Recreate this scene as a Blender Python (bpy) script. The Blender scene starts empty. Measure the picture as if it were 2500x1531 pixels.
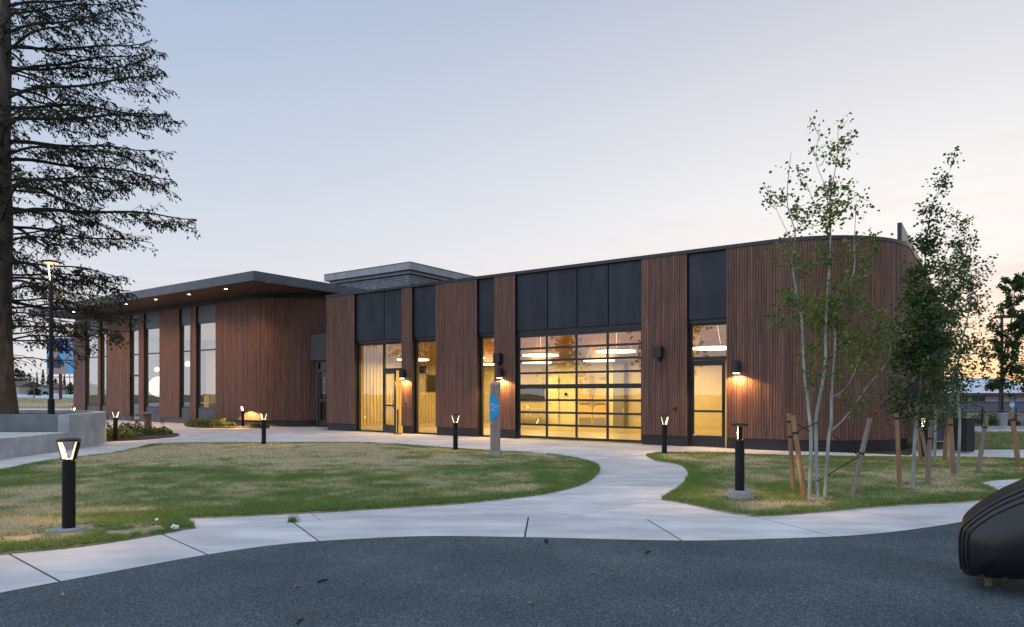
import bpy, bmesh, math, random
import numpy as np
from mathutils import Vector, Matrix
random.seed(7); rng = np.random.default_rng(7)
S = bpy.context.scene; COL = S.collection
R = math.radians

# ------------------------------------------------------------------ camera, sky, fill light, exposure
F = 1667.0; HZ = 962.0; CH = 1.5          # focal length and horizon in photo pixels, eye height in metres
cam = bpy.data.objects.new('camera', bpy.data.cameras.new('camera')); COL.objects.link(cam)
cam.location = (0, 0, CH); cam.rotation_euler = (R(90), 0, 0)
cam.data.sensor_width = 36; cam.data.lens = 36 * F / 2500; cam.data.shift_y = (HZ - 765.5) / 2500
cam.data.clip_start = 0.05; cam.data.clip_end = 4000
S.camera = cam
S.cycles.use_denoising = True
S.cycles.max_bounces = 10; S.cycles.transparent_max_bounces = 24; S.cycles.diffuse_bounces = 3; S.cycles.glossy_bounces = 4
S.cycles.sample_clamp_indirect = 4.0; S.cycles.caustics_reflective = False; S.cycles.caustics_refractive = False
S.view_settings.view_transform = 'Standard'; S.view_settings.look = 'None'
S.view_settings.exposure = 0.04; S.view_settings.gamma = 1; S.view_settings.use_curve_mapping = False

GLOW_AZ = 36.0                            # afterglow low behind the right end of the building
FILL_AZ, FILL_EL = 248.0, 54.0              # added soft fill high behind the camera, in place of broad dusk skylight
world = bpy.data.worlds.new('World'); S.world = world; world.use_nodes = True
nt = world.node_tree; N = nt.nodes; LK = nt.links.new
bg = N['Background']
sky = N.new('ShaderNodeTexSky'); sky.sky_type = 'NISHITA'; sky.sun_disc = False
sky.sun_elevation = R(FILL_EL); sky.sun_rotation = R(FILL_AZ); sky.ozone_density = 4.0; sky.air_density = 1.0; sky.dust_density = 1.5
def wmath(op, a, b=None, clamp=False):
    n = N.new('ShaderNodeMath'); n.operation = op; n.use_clamp = clamp
    for i, v in enumerate((a, b)):
        if v is None: continue
        if isinstance(v, (int, float)): n.inputs[i].default_value = v
        else: LK(v, n.inputs[i])
    return n.outputs[0]
def wramp(fac, stops):
    n = N.new('ShaderNodeValToRGB'); LK(fac, n.inputs[0]); e = n.color_ramp.elements
    while len(e) < len(stops): e.new(0.5)
    for k, (p, c) in enumerate(stops): e[k].position = p; e[k].color = (*c, 1)
    return n.outputs[0]
def wmix(fac, a, b):
    n = N.new('ShaderNodeMix'); n.data_type = 'RGBA'
    if isinstance(fac, (int, float)): n.inputs[0].default_value = fac
    else: LK(fac, n.inputs[0])
    for i, v in ((6, a), (7, b)):
        if isinstance(v, tuple): n.inputs[i].default_value = (*v, 1)
        else: LK(v, n.inputs[i])
    return n.outputs[2]
tc = N.new('ShaderNodeTexCoord'); sep = N.new('ShaderNodeSeparateXYZ'); LK(tc.outputs['Generated'], sep.inputs[0])
zz = wmath('MAXIMUM', sep.outputs[2], 0.0)
hyp = wmath('SQRT', wmath('ADD', wmath('ADD', wmath('MULTIPLY', sep.outputs[0], sep.outputs[0]), wmath('MULTIPLY', sep.outputs[1], sep.outputs[1])), 1e-5))
cosaz = wmath('DIVIDE', wmath('ADD', wmath('MULTIPLY', sep.outputs[0], math.sin(R(GLOW_AZ))), wmath('MULTIPLY', sep.outputs[1], math.cos(R(GLOW_AZ)))), hyp)
warm = wmath('POWER', wmath('MULTIPLY', wmath('ADD', cosaz, 1.0), 0.5), 4.0)
core = wmath('POWER', wmath('MULTIPLY', wmath('ADD', cosaz, 1.0), 0.5), 30.0)
cool_c = wramp(zz, [(0, (.80, .80, .85)), (.12, (.71, .74, .83)), (.3, (.49, .59, .76)), (.5, (.345, .475, .69)), (1, (.25, .38, .62))])
warm_c = wramp(zz, [(0, (1.0, .74, .58)), (.06, (1.02, .84, .72)), (.14, (1.02, .94, .90)), (.26, (.89, .875, .885)), (.5, (.56, .595, .71)), (1, (.25, .38, .62))])
core_c = wramp(zz, [(0, (1.5, .78, .30)), (.04, (1.5, .98, .52)), (.085, (1.2, .90, .68)), (.16, (1.08, .98, .91)), (.26, (.97, .945, .93)), (.5, (.60, .62, .71)), (1, (.25, .38, .62))])
grad = wmix(core, wmix(warm, cool_c, warm_c), core_c)
# streaky low clouds, the same all round the horizon
mp = N.new('ShaderNodeMapping'); LK(tc.outputs['Generated'], mp.inputs[0]); mp.inputs['Scale'].default_value = (2.2, 2.2, 16)
nz = N.new('ShaderNodeTexNoise'); LK(mp.outputs[0], nz.inputs[0]); nz.inputs['Scale'].default_value = 2.0; nz.inputs['Detail'].default_value = 6; nz.inputs['Roughness'].default_value = 0.6
cl = wramp(nz.outputs[0], [(0.50, (0, 0, 0)), (0.68, (1, 1, 1))])
low = wramp(zz, [(0.0, (0.2,) * 3), (.03, (.35,) * 3), (.07, (.95,) * 3), (.11, (0.5,) * 3), (.2, (0.12,) * 3), (.4, (0.06,) * 3)])
cfac = wmath('MULTIPLY', cl, low)
grad = wmix(cfac, grad, wmix(warm, (.58, .58, .68), (.70, .55, .58)))
scl = N.new('ShaderNodeMix'); scl.data_type = 'RGBA'; scl.blend_type = 'MULTIPLY'; scl.inputs[0].default_value = 1
LK(sky.outputs[0], scl.inputs[6]); scl.inputs[7].default_value = (0.28, 0.30, 0.36, 1)
gsc = N.new('ShaderNodeMix'); gsc.data_type = 'RGBA'; gsc.blend_type = 'MULTIPLY'; gsc.inputs[0].default_value = 1
LK(grad, gsc.inputs[6]); gsc.inputs[7].default_value = (10.35, 10.35, 10.3, 1)
LK(wmix(0.93, scl.outputs[2], gsc.outputs[2]), bg.inputs[0]); bg.inputs[1].default_value = 0.1

sd = bpy.data.lights.new('fill_sun', 'SUN'); sd.energy = 1.6; sd.angle = R(120); sd.color = (.86, .92, 1.0)  # added fill lamp, not the setting sun
fill_sun = bpy.data.objects.new('fill_sun', sd); COL.objects.link(fill_sun)
_d = Vector((math.sin(R(FILL_AZ)) * math.cos(R(FILL_EL)), math.cos(R(FILL_AZ)) * math.cos(R(FILL_EL)), math.sin(R(FILL_EL))))
fill_sun.rotation_euler = _d.to_track_quat('Z', 'Y').to_euler(); fill_sun.location = _d * 60

# ------------------------------------------------------------------ materials
MATS = {}
def mat(name, color=(.5, .5, .5), rough=.6, metal=0.0, var=0.0, scale=8.0, stretch=(1, 1, 1), bump=0.0, bscale=None, emit=None, estr=0.0,
        color2=None, objrand=0.0, detail=6, spec=0.5, world_pos=False, lo=.35, hi=.65):
    if name in MATS: return MATS[name]
    m = bpy.data.materials.new(name); m.use_nodes = True; t = m.node_tree; n = t.nodes; p = n['Principled BSDF']
    p.inputs['Base Color'].default_value = (*color, 1); p.inputs['Roughness'].default_value = rough; p.inputs['Metallic'].default_value = metal
    p.inputs['Specular IOR Level'].default_value = spec
    if emit: p.inputs['Emission Color'].default_value = (*emit, 1); p.inputs['Emission Strength'].default_value = estr
    if var or color2 or bump or objrand:
        if world_pos: src = n.new('ShaderNodeNewGeometry').outputs['Position']
        else: src = n.new('ShaderNodeTexCoord').outputs['Object']
        mp = n.new('ShaderNodeMapping'); t.links.new(src, mp.inputs[0]); mp.inputs['Scale'].default_value = stretch
        if objrand:
            oi = n.new('ShaderNodeObjectInfo'); cx = n.new('ShaderNodeCombineXYZ')
            mm = n.new('ShaderNodeMath'); mm.operation = 'MULTIPLY'; mm.inputs[1].default_value = 37.0
            t.links.new(oi.outputs['Random'], mm.inputs[0])
            for k in range(3): t.links.new(mm.outputs[0], cx.inputs[k])
            t.links.new(cx.outputs[0], mp.inputs['Location'])
        nz = n.new('ShaderNodeTexNoise'); t.links.new(mp.outputs[0], nz.inputs[0]); nz.inputs['Scale'].default_value = scale; nz.inputs['Detail'].default_value = detail
        rp = n.new('ShaderNodeValToRGB'); t.links.new(nz.outputs[0], rp.inputs[0])
        c1 = tuple(c * (1 - var) for c in color); c2 = color2 or tuple(min(1, c * (1 + var)) for c in color)
        rp.color_ramp.elements[0].position = lo; rp.color_ramp.elements[0].color = (*c1, 1)
        rp.color_ramp.elements[1].position = hi; rp.color_ramp.elements[1].color = (*c2, 1)
        out = rp.outputs[0]
        if objrand:
            hs = n.new('ShaderNodeHueSaturation'); t.links.new(out, hs.inputs['Color'])
            mr = n.new('ShaderNodeMapRange'); t.links.new(oi.outputs['Random'], mr.inputs[0]); mr.inputs[3].default_value = 1 - objrand; mr.inputs[4].default_value = 1 + objrand
            t.links.new(mr.outputs[0], hs.inputs['Value']); out = hs.outputs[0]
        t.links.new(out, p.inputs['Base Color'])
        if bump:
            nb = n.new('ShaderNodeTexNoise'); t.links.new(mp.outputs[0], nb.inputs[0]); nb.inputs['Scale'].default_value = bscale or scale; nb.inputs['Detail'].default_value = 4
            b = n.new('ShaderNodeBump'); b.inputs['Strength'].default_value = bump; b.inputs['Distance'].default_value = 0.02
            t.links.new(nb.outputs[0], b.inputs['Height']); t.links.new(b.outputs[0], p.inputs['Normal'])
    MATS[name] = m; return m

M_WOOD = mat('dark_stained_wood', (.138, .064, .043), .62, var=.36, scale=3.0, stretch=(9, 9, .35), bump=.25, bscale=5, objrand=.17)
M_BLACK = mat('black_metal', (.012, .013, .017), .45, var=.2, scale=4)
M_STEEL = mat('blued_steel_panel', (.011, .016, .027), .45, metal=.3, color2=(.030, .039, .058), scale=1.6, stretch=(1.6, 1.6, .5), objrand=.18, detail=8, lo=.42, hi=.78)
M_GREY = mat('grey_steel_panel', (.050, .060, .085), .45, metal=.3, color2=(.085, .098, .125), scale=2.2, stretch=(1.5, 1.5, .6), objrand=.12, detail=8)
M_FASCIA = mat('fascia_metal', (.060, .070, .092), .45, metal=.25, color2=(.078, .09, .115), scale=1.5, objrand=.07)
M_FRAME = mat('window_frame', (.010, .012, .017), .4)
M_CAP = mat('roof_cap_metal', (.035, .037, .045), .4, metal=.4, var=.1)
M_CONC = mat('concrete_slab', (.41, .395, .40), .85, color2=(.58, .56, .56), scale=1.1, stretch=(1, 2.5, 1), bump=.1, bscale=60, objrand=.07, detail=12, world_pos=True)
M_WALLCONC = mat('cast_concrete', (.30, .31, .33), .85, color2=(.46, .46, .47), scale=1.6, bump=.12, bscale=25, detail=10, objrand=.06)
M_JOINT = mat('dark_joint', (.03, .025, .022), .9)
M_SOIL = mat('lawn_soil', (.17, .155, .08), .95, color2=(.36, .30, .19), scale=5, world_pos=True)
M_MULCH = mat('bark_mulch', (.045, .025, .017), .95, color2=(.09, .05, .033), scale=30, bump=.9, bscale=35, world_pos=True)
M_PLAST = mat('brown_plastic', (.0085, .0065, .0075), .36, var=.1, scale=3, bump=.03, bscale=90)
M_BOLL = mat('bollard_black', (.006, .007, .009), .5, var=.2, scale=9, spec=.3)
M_LED = mat('led_diffuser', (.9, .8, .6), .4, emit=(1.0, .74, .40), estr=1.25)
M_LEDHOT = mat('led_downlight', (.9, .8, .6), .4, emit=(1.0, .70, .36), estr=22)
M_RING = mat('ring_diffuser', (.9, .85, .7), .4, emit=(1.0, .80, .42), estr=5.0)
M_GLOBE = mat('globe_diffuser', (.9, .85, .75), .4, emit=(1.0, .84, .58), estr=1.3)
M_PLASTER = mat('warm_plaster', (.68, .60, .40), .8, var=.04, scale=2)
M_TAN = mat('tan_plaster', (.50, .38, .24), .8, var=.05, scale=2)
M_GYP = mat('grey_bulkhead', (.36, .30, .25), .8)
M_SLATS = mat('interior_slat_wall', (.46, .33, .18), .6, var=.25, scale=3, stretch=(8, 8, .3))
M_FLOOR = mat('plank_floor', (.27, .19, .10), .32, color2=(.36, .265, .15), scale=2, stretch=(.4, 5, 1), detail=8)
M_OAK = mat('oak_door', (.56, .36, .13), .5, color2=(.68, .46, .19), scale=3, stretch=(6, 6, .4))
M_PALE = mat('pale_door', (.70, .60, .36), .55, var=.05, scale=3, stretch=(6, 6, .4))
M_GLULAM = mat('glulam_timber', (.42, .23, .09), .55, var=.2, scale=3, stretch=(.5, 7, 7))
M_CEIL = mat('timber_ceiling', (.36, .24, .14), .7, var=.2, scale=3, stretch=(.4, 6, 1))
M_CHROME = mat('brushed_steel', (.55, .52, .48), .3, metal=1)
M_SCREEN = mat('dark_screen', (.015, .013, .013), .25)
M_BRICK = mat('blue_grey_brick', (.19, .225, .265), .8, color2=(.33, .365, .41), scale=5, bump=.2, bscale=40, detail=8)
M_MORTAR = mat('brick_mortar', (.05, .058, .07), .9)
M_STONE = mat('cornice_stone', (.36, .37, .39), .7, var=.12, scale=3)
M_BARK = mat('spruce_bark', (.045, .036, .032), .95, color2=(.10, .082, .07), scale=7, stretch=(1, 1, .28), bump=1.0, bscale=14)
M_TWIG = mat('spruce_twig', (.03, .024, .02), .9, var=.3)
M_ASPEN = mat('aspen_bark', (.22, .235, .225), .75, color2=(.40, .41, .38), scale=6, stretch=(1, 1, .5), bump=.2, bscale=30)
M_ABRANCH = mat('aspen_branch', (.13, .11, .09), .8, var=.3)
M_STAKE = mat('lodge_pole', (.24, .125, .06), .75, color2=(.34, .20, .11), scale=4, stretch=(6, 6, .5), bump=.2)
M_STAKEG = mat('weathered_pole', (.20, .15, .12), .8, color2=(.29, .225, .18), scale=4, stretch=(6, 6, .5), bump=.2)
M_ROPE = mat('black_strap', (.014, .014, .015), .7)
M_TOTEM = mat('grey_cedar_plank', (.27, .215, .185), .75, color2=(.37, .30, .265), scale=3, stretch=(9, 9, .5), bump=.15, objrand=.1)
M_CYAN = mat('blue_sign_face', (.004, .33, .72), .45)
M_WHITE = mat('white_print', (.8, .8, .8), .6)
M_SOFFIT = mat('soffit_wood', (.075, .040, .026), .6, var=.3, scale=2.5, stretch=(.3, 8, 8))
M_ASPH = mat('asphalt', (.052, .052, .058), .9, var=.25, scale=40, bump=.2)
M_FIELD = mat('dry_meadow', (.09, .11, .04), .95, color2=(.26, .21, .08), scale=.12, world_pos=True, detail=10)
M_VERGE = mat('grass_verge', (.05, .075, .025), .95, color2=(.11, .12, .045), scale=3, world_pos=True, detail=8)

def glass(name, tint=(1, 1, 1), base=.05, ior=1.5, gain=1.6):
    m = bpy.data.materials.new(name); m.use_nodes = True; t = m.node_tree; n = t.nodes; n.clear()
    o = n.new('ShaderNodeOutputMaterial'); mx = n.new('ShaderNodeMixShader'); tr = n.new('ShaderNodeBsdfTransparent'); gl = n.new('ShaderNodeBsdfGlossy')
    tr.inputs[0].default_value = (*tint, 1); gl.inputs['Roughness'].default_value = 0.0; gl.inputs[0].default_value = (1, 1, 1, 1)
    ge = n.new('ShaderNodeNewGeometry'); dt = n.new('ShaderNodeVectorMath'); dt.operation = 'DOT_PRODUCT'; t.links.new(ge.outputs['Incoming'], dt.inputs[0]); t.links.new(ge.outputs['Normal'], dt.inputs[1])
    ab = n.new('ShaderNodeMath'); ab.operation = 'ABSOLUTE'; t.links.new(dt.outputs['Value'], ab.inputs[0])
    om = n.new('ShaderNodeMath'); om.operation = 'SUBTRACT'; om.inputs[0].default_value = 1.0; t.links.new(ab.outputs[0], om.inputs[1])
    pw = n.new('ShaderNodeMath'); pw.operation = 'POWER'; t.links.new(om.outputs[0], pw.inputs[0]); pw.inputs[1].default_value = 5.0
    fr = n.new('ShaderNodeMath'); fr.operation = 'MULTIPLY_ADD'; t.links.new(pw.outputs[0], fr.inputs[0]); fr.inputs[1].default_value = .92; fr.inputs[2].default_value = .08
    a = n.new('ShaderNodeMath'); a.operation = 'MULTIPLY_ADD'; t.links.new(fr.outputs[0], a.inputs[0]); a.inputs[1].default_value = gain; a.inputs[2].default_value = base; a.use_clamp = True
    nz = n.new('ShaderNodeTexNoise'); nz.inputs['Scale'].default_value = 1.1; b = n.new('ShaderNodeBump'); b.inputs['Strength'].default_value = .02; b.inputs['Distance'].default_value = .05
    t.links.new(ge.outputs['Position'], nz.inputs[0]); t.links.new(nz.outputs[0], b.inputs['Height']); t.links.new(b.outputs[0], gl.inputs['Normal'])
    t.links.new(a.outputs[0], mx.inputs[0]); t.links.new(tr.outputs[0], mx.inputs[1]); t.links.new(gl.outputs[0], mx.inputs[2]); t.links.new(mx.outputs[0], o.inputs[0])
    return m
M_GLASS = glass('clear_glazing', (.95, .95, .93), base=.02, gain=1.2)
M_GLASSD = glass('shaded_glazing', (.6, .6, .6), base=.0, gain=.35)  # entrance copy, tinted darker to stand for the recess's dark reflection
M_GLASSC = glass('coated_glazing', (.82, .86, .86), base=.10, gain=1.7)

def grass_mat():
    m = bpy.data.materials.new('grass_blades'); m.use_nodes = True; t = m.node_tree; n = t.nodes; p = n['Principled BSDF']
    g = n.new('ShaderNodeNewGeometry')
    def noise(sc, det, st=(1, 1, 0)):
        mp = n.new('ShaderNodeMapping'); mp.inputs['Scale'].default_value = st; t.links.new(g.outputs['Position'], mp.inputs[0])
        z = n.new('ShaderNodeTexNoise'); z.inputs['Scale'].default_value = sc; z.inputs['Detail'].default_value = det; z.inputs['Roughness'].default_value = .62; t.links.new(mp.outputs[0], z.inputs[0]); return z.outputs[0]
    dead = n.new('ShaderNodeAttribute'); dead.attribute_name = 'dead'
    a = n.new('ShaderNodeAttribute'); a.attribute_name = 'tint'
    c1 = n.new('ShaderNodeMix'); c1.data_type = 'RGBA'; t.links.new(a.outputs['Fac'], c1.inputs[0]); c1.inputs[6].default_value = (.080, .150, .036, 1); c1.inputs[7].default_value = (.29, .40, .115, 1)
    c2 = n.new('ShaderNodeMix'); c2.data_type = 'RGBA'; t.links.new(a.outputs['Fac'], c2.inputs[0]); c2.inputs[6].default_value = (.52, .42, .265, 1); c2.inputs[7].default_value = (.88, .76, .54, 1)
    mx = n.new('ShaderNodeMix'); mx.data_type = 'RGBA'; t.links.new(dead.outputs['Fac'], mx.inputs[0]); t.links.new(c1.outputs[2], mx.inputs[6]); t.links.new(c2.outputs[2], mx.inputs[7])
    t.links.new(mx.outputs[2], p.inputs['Base Color']); p.inputs['Roughness'].default_value = .7; p.inputs['Specular IOR Level'].default_value = .15
    tl = n.new('ShaderNodeBsdfTranslucent'); t.links.new(mx.outputs[2], tl.inputs[0]); ms = n.new('ShaderNodeMixShader'); ms.inputs[0].default_value = .45
    t.links.new(p.outputs[0], ms.inputs[1]); t.links.new(tl.outputs[0], ms.inputs[2]); t.links.new(ms.outputs[0], n['Material Output'].inputs[0])
    return m
M_GRASS = grass_mat()
def leaf_mat(name, ca, cb, trans=.35):
    m = bpy.data.materials.new(name); m.use_nodes = True; t = m.node_tree; n = t.nodes; p = n['Principled BSDF']
    a = n.new('ShaderNodeAttribute'); a.attribute_name = 'tint'
    mx = n.new('ShaderNodeMix'); mx.data_type = 'RGBA'; t.links.new(a.outputs['Fac'], mx.inputs[0]); mx.inputs[6].default_value = (*ca, 1); mx.inputs[7].default_value = (*cb, 1)
    t.links.new(mx.outputs[2], p.inputs['Base Color']); p.inputs['Roughness'].default_value = .55; p.inputs['Specular IOR Level'].default_value = .3
    if trans:
        tl = n.new('ShaderNodeBsdfTranslucent'); t.links.new(mx.outputs[2], tl.inputs[0]); ms = n.new('ShaderNodeMixShader'); ms.inputs[0].default_value = trans
        t.links.new(p.outputs[0], ms.inputs[1]); t.links.new(tl.outputs[0], ms.inputs[2]); t.links.new(ms.outputs[0], n['Material Output'].inputs[0])
    return m
M_LEAF = leaf_mat('aspen_leaf', (.048, .098, .020), (.22, .275, .052))
M_LEAFD = leaf_mat('dark_aspen_leaf', (.026, .060, .020), (.095, .145, .036))
M_NEEDLE = leaf_mat('spruce_needle', (.016, .024, .012), (.060, .066, .026), .1)
M_SHRUB = leaf_mat('shrub_leaf', (.05, .095, .02), (.22, .26, .06))
M_FAR = leaf_mat('far_leaf', (.022, .045, .020), (.06, .095, .035), .2)
M_RED = leaf_mat('red_flower', (.16, .02, .03), (.30, .06, .07), .2)

def rubber_mat():
    m = bpy.data.materials.new('rubber_crumb'); m.use_nodes = True; t = m.node_tree; n = t.nodes; p = n['Principled BSDF']
    g = n.new('ShaderNodeNewGeometry')
    v = n.new('ShaderNodeTexVoronoi'); v.inputs['Scale'].default_value = 125; t.links.new(g.outputs['Position'], v.inputs[0])
    s = n.new('ShaderNodeSeparateColor'); t.links.new(v.outputs['Color'], s.inputs[0])
    r = n.new('ShaderNodeValToRGB'); t.links.new(s.outputs[0], r.inputs[0]); e = r.color_ramp.elements
    e[0].position = 0; e[0].color = (.017, .025, .033, 1); e[1].position = 1; e[1].color = (.155, .20, .225, 1)
    x = e.new(.55); x.color = (.046, .066, .080, 1); x = e.new(.85); x.color = (.088, .120, .138, 1)
    z = n.new('ShaderNodeTexNoise'); z.inputs['Scale'].default_value = .9; z.inputs['Detail'].default_value = 5; t.links.new(g.outputs['Position'], z.inputs[0])
    mr = n.new('ShaderNodeMapRange'); t.links.new(z.outputs[0], mr.inputs[0]); mr.inputs[1].default_value = .3; mr.inputs[2].default_value = .7; mr.inputs[3].default_value = .70; mr.inputs[4].default_value = 1.3
    h = n.new('ShaderNodeHueSaturation'); t.links.new(r.outputs[0], h.inputs['Color']); t.links.new(mr.outputs[0], h.inputs['Value']); t.links.new(h.outputs[0], p.inputs['Base Color'])
    b = n.new('ShaderNodeBump'); b.inputs['Strength'].default_value = .7; b.inputs['Distance'].default_value = .006; t.links.new(v.outputs['Distance'], b.inputs['Height']); t.links.new(b.outputs[0], p.inputs['Normal'])
    p.inputs['Roughness'].default_value = .8; p.inputs['Specular IOR Level'].default_value = .3
    return m
M_RUBBER = rubber_mat()

# ------------------------------------------------------------------ mesh helpers
class MB:
    def __init__(s): s.v = []; s.f = []
    def add(s, vs, fs):
        o = len(s.v); s.v += [tuple(p) for p in vs]; s.f += [tuple(i + o for i in f) for f in fs]; return s
    def box(s, x0, x1, y0, y1, z0, z1):
        return s.add([(x0, y0, z0), (x1, y0, z0), (x1, y1, z0), (x0, y1, z0), (x0, y0, z1), (x1, y0, z1), (x1, y1, z1), (x0, y1, z1)],
                     [(3, 2, 1, 0), (4, 5, 6, 7), (0, 1, 5, 4), (1, 2, 6, 5), (2, 3, 7, 6), (3, 0, 4, 7)])
    def prism(s, poly, z0, z1):
        n = len(poly); a = sum(poly[i][0] * poly[(i + 1) % n][1] - poly[(i + 1) % n][0] * poly[i][1] for i in range(n))
        if a < 0: poly = poly[::-1]
        return s.add([(x, y, z0) for x, y in poly] + [(x, y, z1) for x, y in poly],
                     [tuple(range(n))[::-1], tuple(range(n, 2 * n))] + [(i, (i + 1) % n, (i + 1) % n + n, i + n) for i in range(n)])
    def tube(s, pts, rad, n=8, cap=True):
        pts = [Vector(p) for p in pts]
        if not hasattr(rad, '__len__'): rad = [rad] * len(pts)
        o = len(s.v); up = Vector((0, 0, 1))
        for i, p in enumerate(pts):
            d = (pts[min(i + 1, len(pts) - 1)] - pts[max(i - 1, 0)])
            d = d.normalized() if d.length > 1e-9 else Vector((0, 0, 1))
            ref = Vector((1, 0, 0)) if abs(d.z) > .8 else up
            a = d.cross(ref).normalized(); b = d.cross(a)
            for k in range(n):
                t = 2 * math.pi * k / n; s.v.append(tuple(p + (a * math.cos(t) + b * math.sin(t)) * rad[i]))
        for i in range(len(pts) - 1):
            for k in range(n):
                s.f.append((o + i * n + k, o + i * n + (k + 1) % n, o + (i + 1) * n + (k + 1) % n, o + (i + 1) * n + k))
        if cap: s.f.append(tuple(o + k for k in range(n))[::-1]); s.f.append(tuple(o + (len(pts) - 1) * n + k for k in range(n)))
        return s
    def lathe(s, prof, n=24, c=(0, 0)):
        o = len(s.v)
        for r, z in prof:
            for k in range(n): s.v.append((c[0] + r * math.cos(2 * math.pi * k / n), c[1] + r * math.sin(2 * math.pi * k / n), z))
        for i in range(len(prof) - 1):
            for k in range(n): s.f.append((o + i * n + k, o + i * n + (k + 1) % n, o + (i + 1) * n + (k + 1) % n, o + (i + 1) * n + k))
        s.f.append(tuple(o + k for k in range(n))[::-1]); s.f.append(tuple(o + (len(prof) - 1) * n + k for k in range(n)))
        return s
    def mesh(s, name, m, smooth=False, bevel=0):
        me = bpy.data.meshes.new(name); me.from_pydata(s.v, [], s.f); me.materials.append(m)
        bm = bmesh.new(); bm.from_mesh(me); bmesh.ops.recalc_face_normals(bm, faces=bm.faces[:])
        if bevel: bmesh.ops.bevel(bm, geom=bm.edges[:], offset=bevel, segments=2, affect='EDGES', profile=.5)
        bm.to_mesh(me); bm.free()
        if smooth:
            me.polygons.foreach_set('use_smooth', [True] * len(me.polygons))
            me.set_sharp_from_angle(angle=R(40))
        return me
    def build(s, name, m, parent=None, smooth=False, bevel=0, loc=(0, 0, 0), **kw):
        return link(name, s.mesh(name, m, smooth, bevel), parent, loc, **kw)
def link(name, me, parent=None, loc=(0, 0, 0), rot=None, **kw):
    o = bpy.data.objects.new(name, me); COL.objects.link(o); o.location = loc
    if rot is not None: o.rotation_euler = rot
    if parent is not None: o.parent = parent
    for k, v in kw.items(): o[k] = v
    return o
def thing(name, label, cat, loc=(0, 0, 0), rz=0, group=None):
    o = bpy.data.objects.new(name, None); COL.objects.link(o); o.location = loc; o.rotation_euler = (0, 0, rz); o.empty_display_size = .2
    return tag(o, label, cat, group)
def tag(o, label, cat, group=None):
    o['label'] = label; o['category'] = cat
    if group: o['group'] = group
    return o
def copy_tree(o, parent=None):
    c = o.copy(); COL.objects.link(c)
    if parent is not None: c.parent = parent
    for ch in list(o.children): copy_tree(ch, c)
    return c
def lamp(name, kind, parent, loc, energy, color=(1, .66, .32), size=.03, spot=None, blend=.2, rot=None):
    l = bpy.data.lights.new(name, kind); l.energy = energy; l.color = color
    if kind == 'SPOT': l.spot_size = spot; l.spot_blend = blend; l.shadow_soft_size = size
    elif kind == 'AREA': l.shape = 'DISK'; l.size = size
    else: l.shadow_soft_size = size
    o = bpy.data.objects.new(name, l); COL.objects.link(o); o.location = loc
    if rot: o.rotation_euler = rot
    if parent is not None: o.parent = parent
    return o
def fast_mesh(name, verts, faces_n, mats, attrs=None, smooth=False):
    """verts (n,3); every face has faces_n consecutive vertices; attrs are per-face floats"""
    me = bpy.data.meshes.new(name); nv = len(verts); nf = nv // faces_n
    me.vertices.add(nv); me.vertices.foreach_set('co', np.ascontiguousarray(verts, np.float32).ravel())
    me.loops.add(nv); me.loops.foreach_set('vertex_index', np.arange(nv, dtype=np.int32))
    me.polygons.add(nf); me.polygons.foreach_set('loop_start', np.arange(0, nv, faces_n, dtype=np.int32))
    try: me.polygons.foreach_set('loop_total', np.full(nf, faces_n, np.int32))
    except Exception: pass
    me.materials.append(mats); me.update(calc_edges=True)
    for k, v in (attrs or {}).items():
        a = me.attributes.new(k, 'FLOAT', 'FACE'); a.data.foreach_set('value', np.ascontiguousarray(v, np.float32))
    return me
def G(x, y, z=0.0):      # photo pixel on a horizontal plane of height z -> world x, y
    Y = (CH - z) * F / (y - HZ); return ((x - 1250) / F * Y, Y)
def at(x, y, Y):         # photo pixel at depth Y -> world point
    return Vector(((x - 1250) / F * Y, Y, CH - (y - HZ) * Y / F))
def smoothline(pts, k=6):
    pts = [Vector((p[0], p[1])) for p in pts]; out = []
    for i in range(len(pts) - 1):
        p0, p1, p2, p3 = pts[max(i - 1, 0)], pts[i], pts[i + 1], pts[min(i + 2, len(pts) - 1)]
        for j in range(k):
            t = j / k
            out.append(.5 * ((2 * p1) + (p2 - p0) * t + (2 * p0 - 5 * p1 + 4 * p2 - p3) * t * t + (3 * p1 - p0 - 3 * p2 + p3) * t ** 3))
    out.append(pts[-1]); return [(p.x, p.y) for p in out]
def inside(px, py, poly):
    r = np.zeros(len(px), bool); n = len(poly); j = n - 1
    for i in range(n):
        xi, yi = poly[i]; xj, yj = poly[j]
        if yi != yj: r ^= ((yi > py) != (yj > py)) & (px < (xj - xi) * (py - yi) / (yj - yi) + xi)
        j = i
    return r
def text(name, body, size, m, parent, loc, rot, align='LEFT', ext=.001):
    c = bpy.data.curves.new(name, 'FONT'); c.body = body; c.size = size; c.extrude = ext; c.align_x = align; c.materials.append(m)
    o = bpy.data.objects.new(name, c); COL.objects.link(o); dg = bpy.context.evaluated_depsgraph_get()
    me = bpy.data.meshes.new_from_object(o.evaluated_get(dg)); bpy.data.objects.remove(o)
    return link(name, me, parent, loc, rot)

# building frame: t runs right along the facade, n runs into the building
AN = R(35); CA, SA = math.cos(AN), math.sin(AN)
def W(t, n): return (CA * t + SA * n, -SA * t + CA * n)
def T(x, n):
    u = (x - 1250) / F; Y = n / (u * SA + CA); return Y * (CA * u - SA)
def TN(x, y, z):         # pixel on plane z -> (t, n)
    X, Y = G(x, y, z) if z < CH else (((x - 1250) / F) * ((z - CH) * F / (HZ - y)), (z - CH) * F / (HZ - y))
    return CA * X - SA * Y, SA * X + CA * Y

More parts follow.
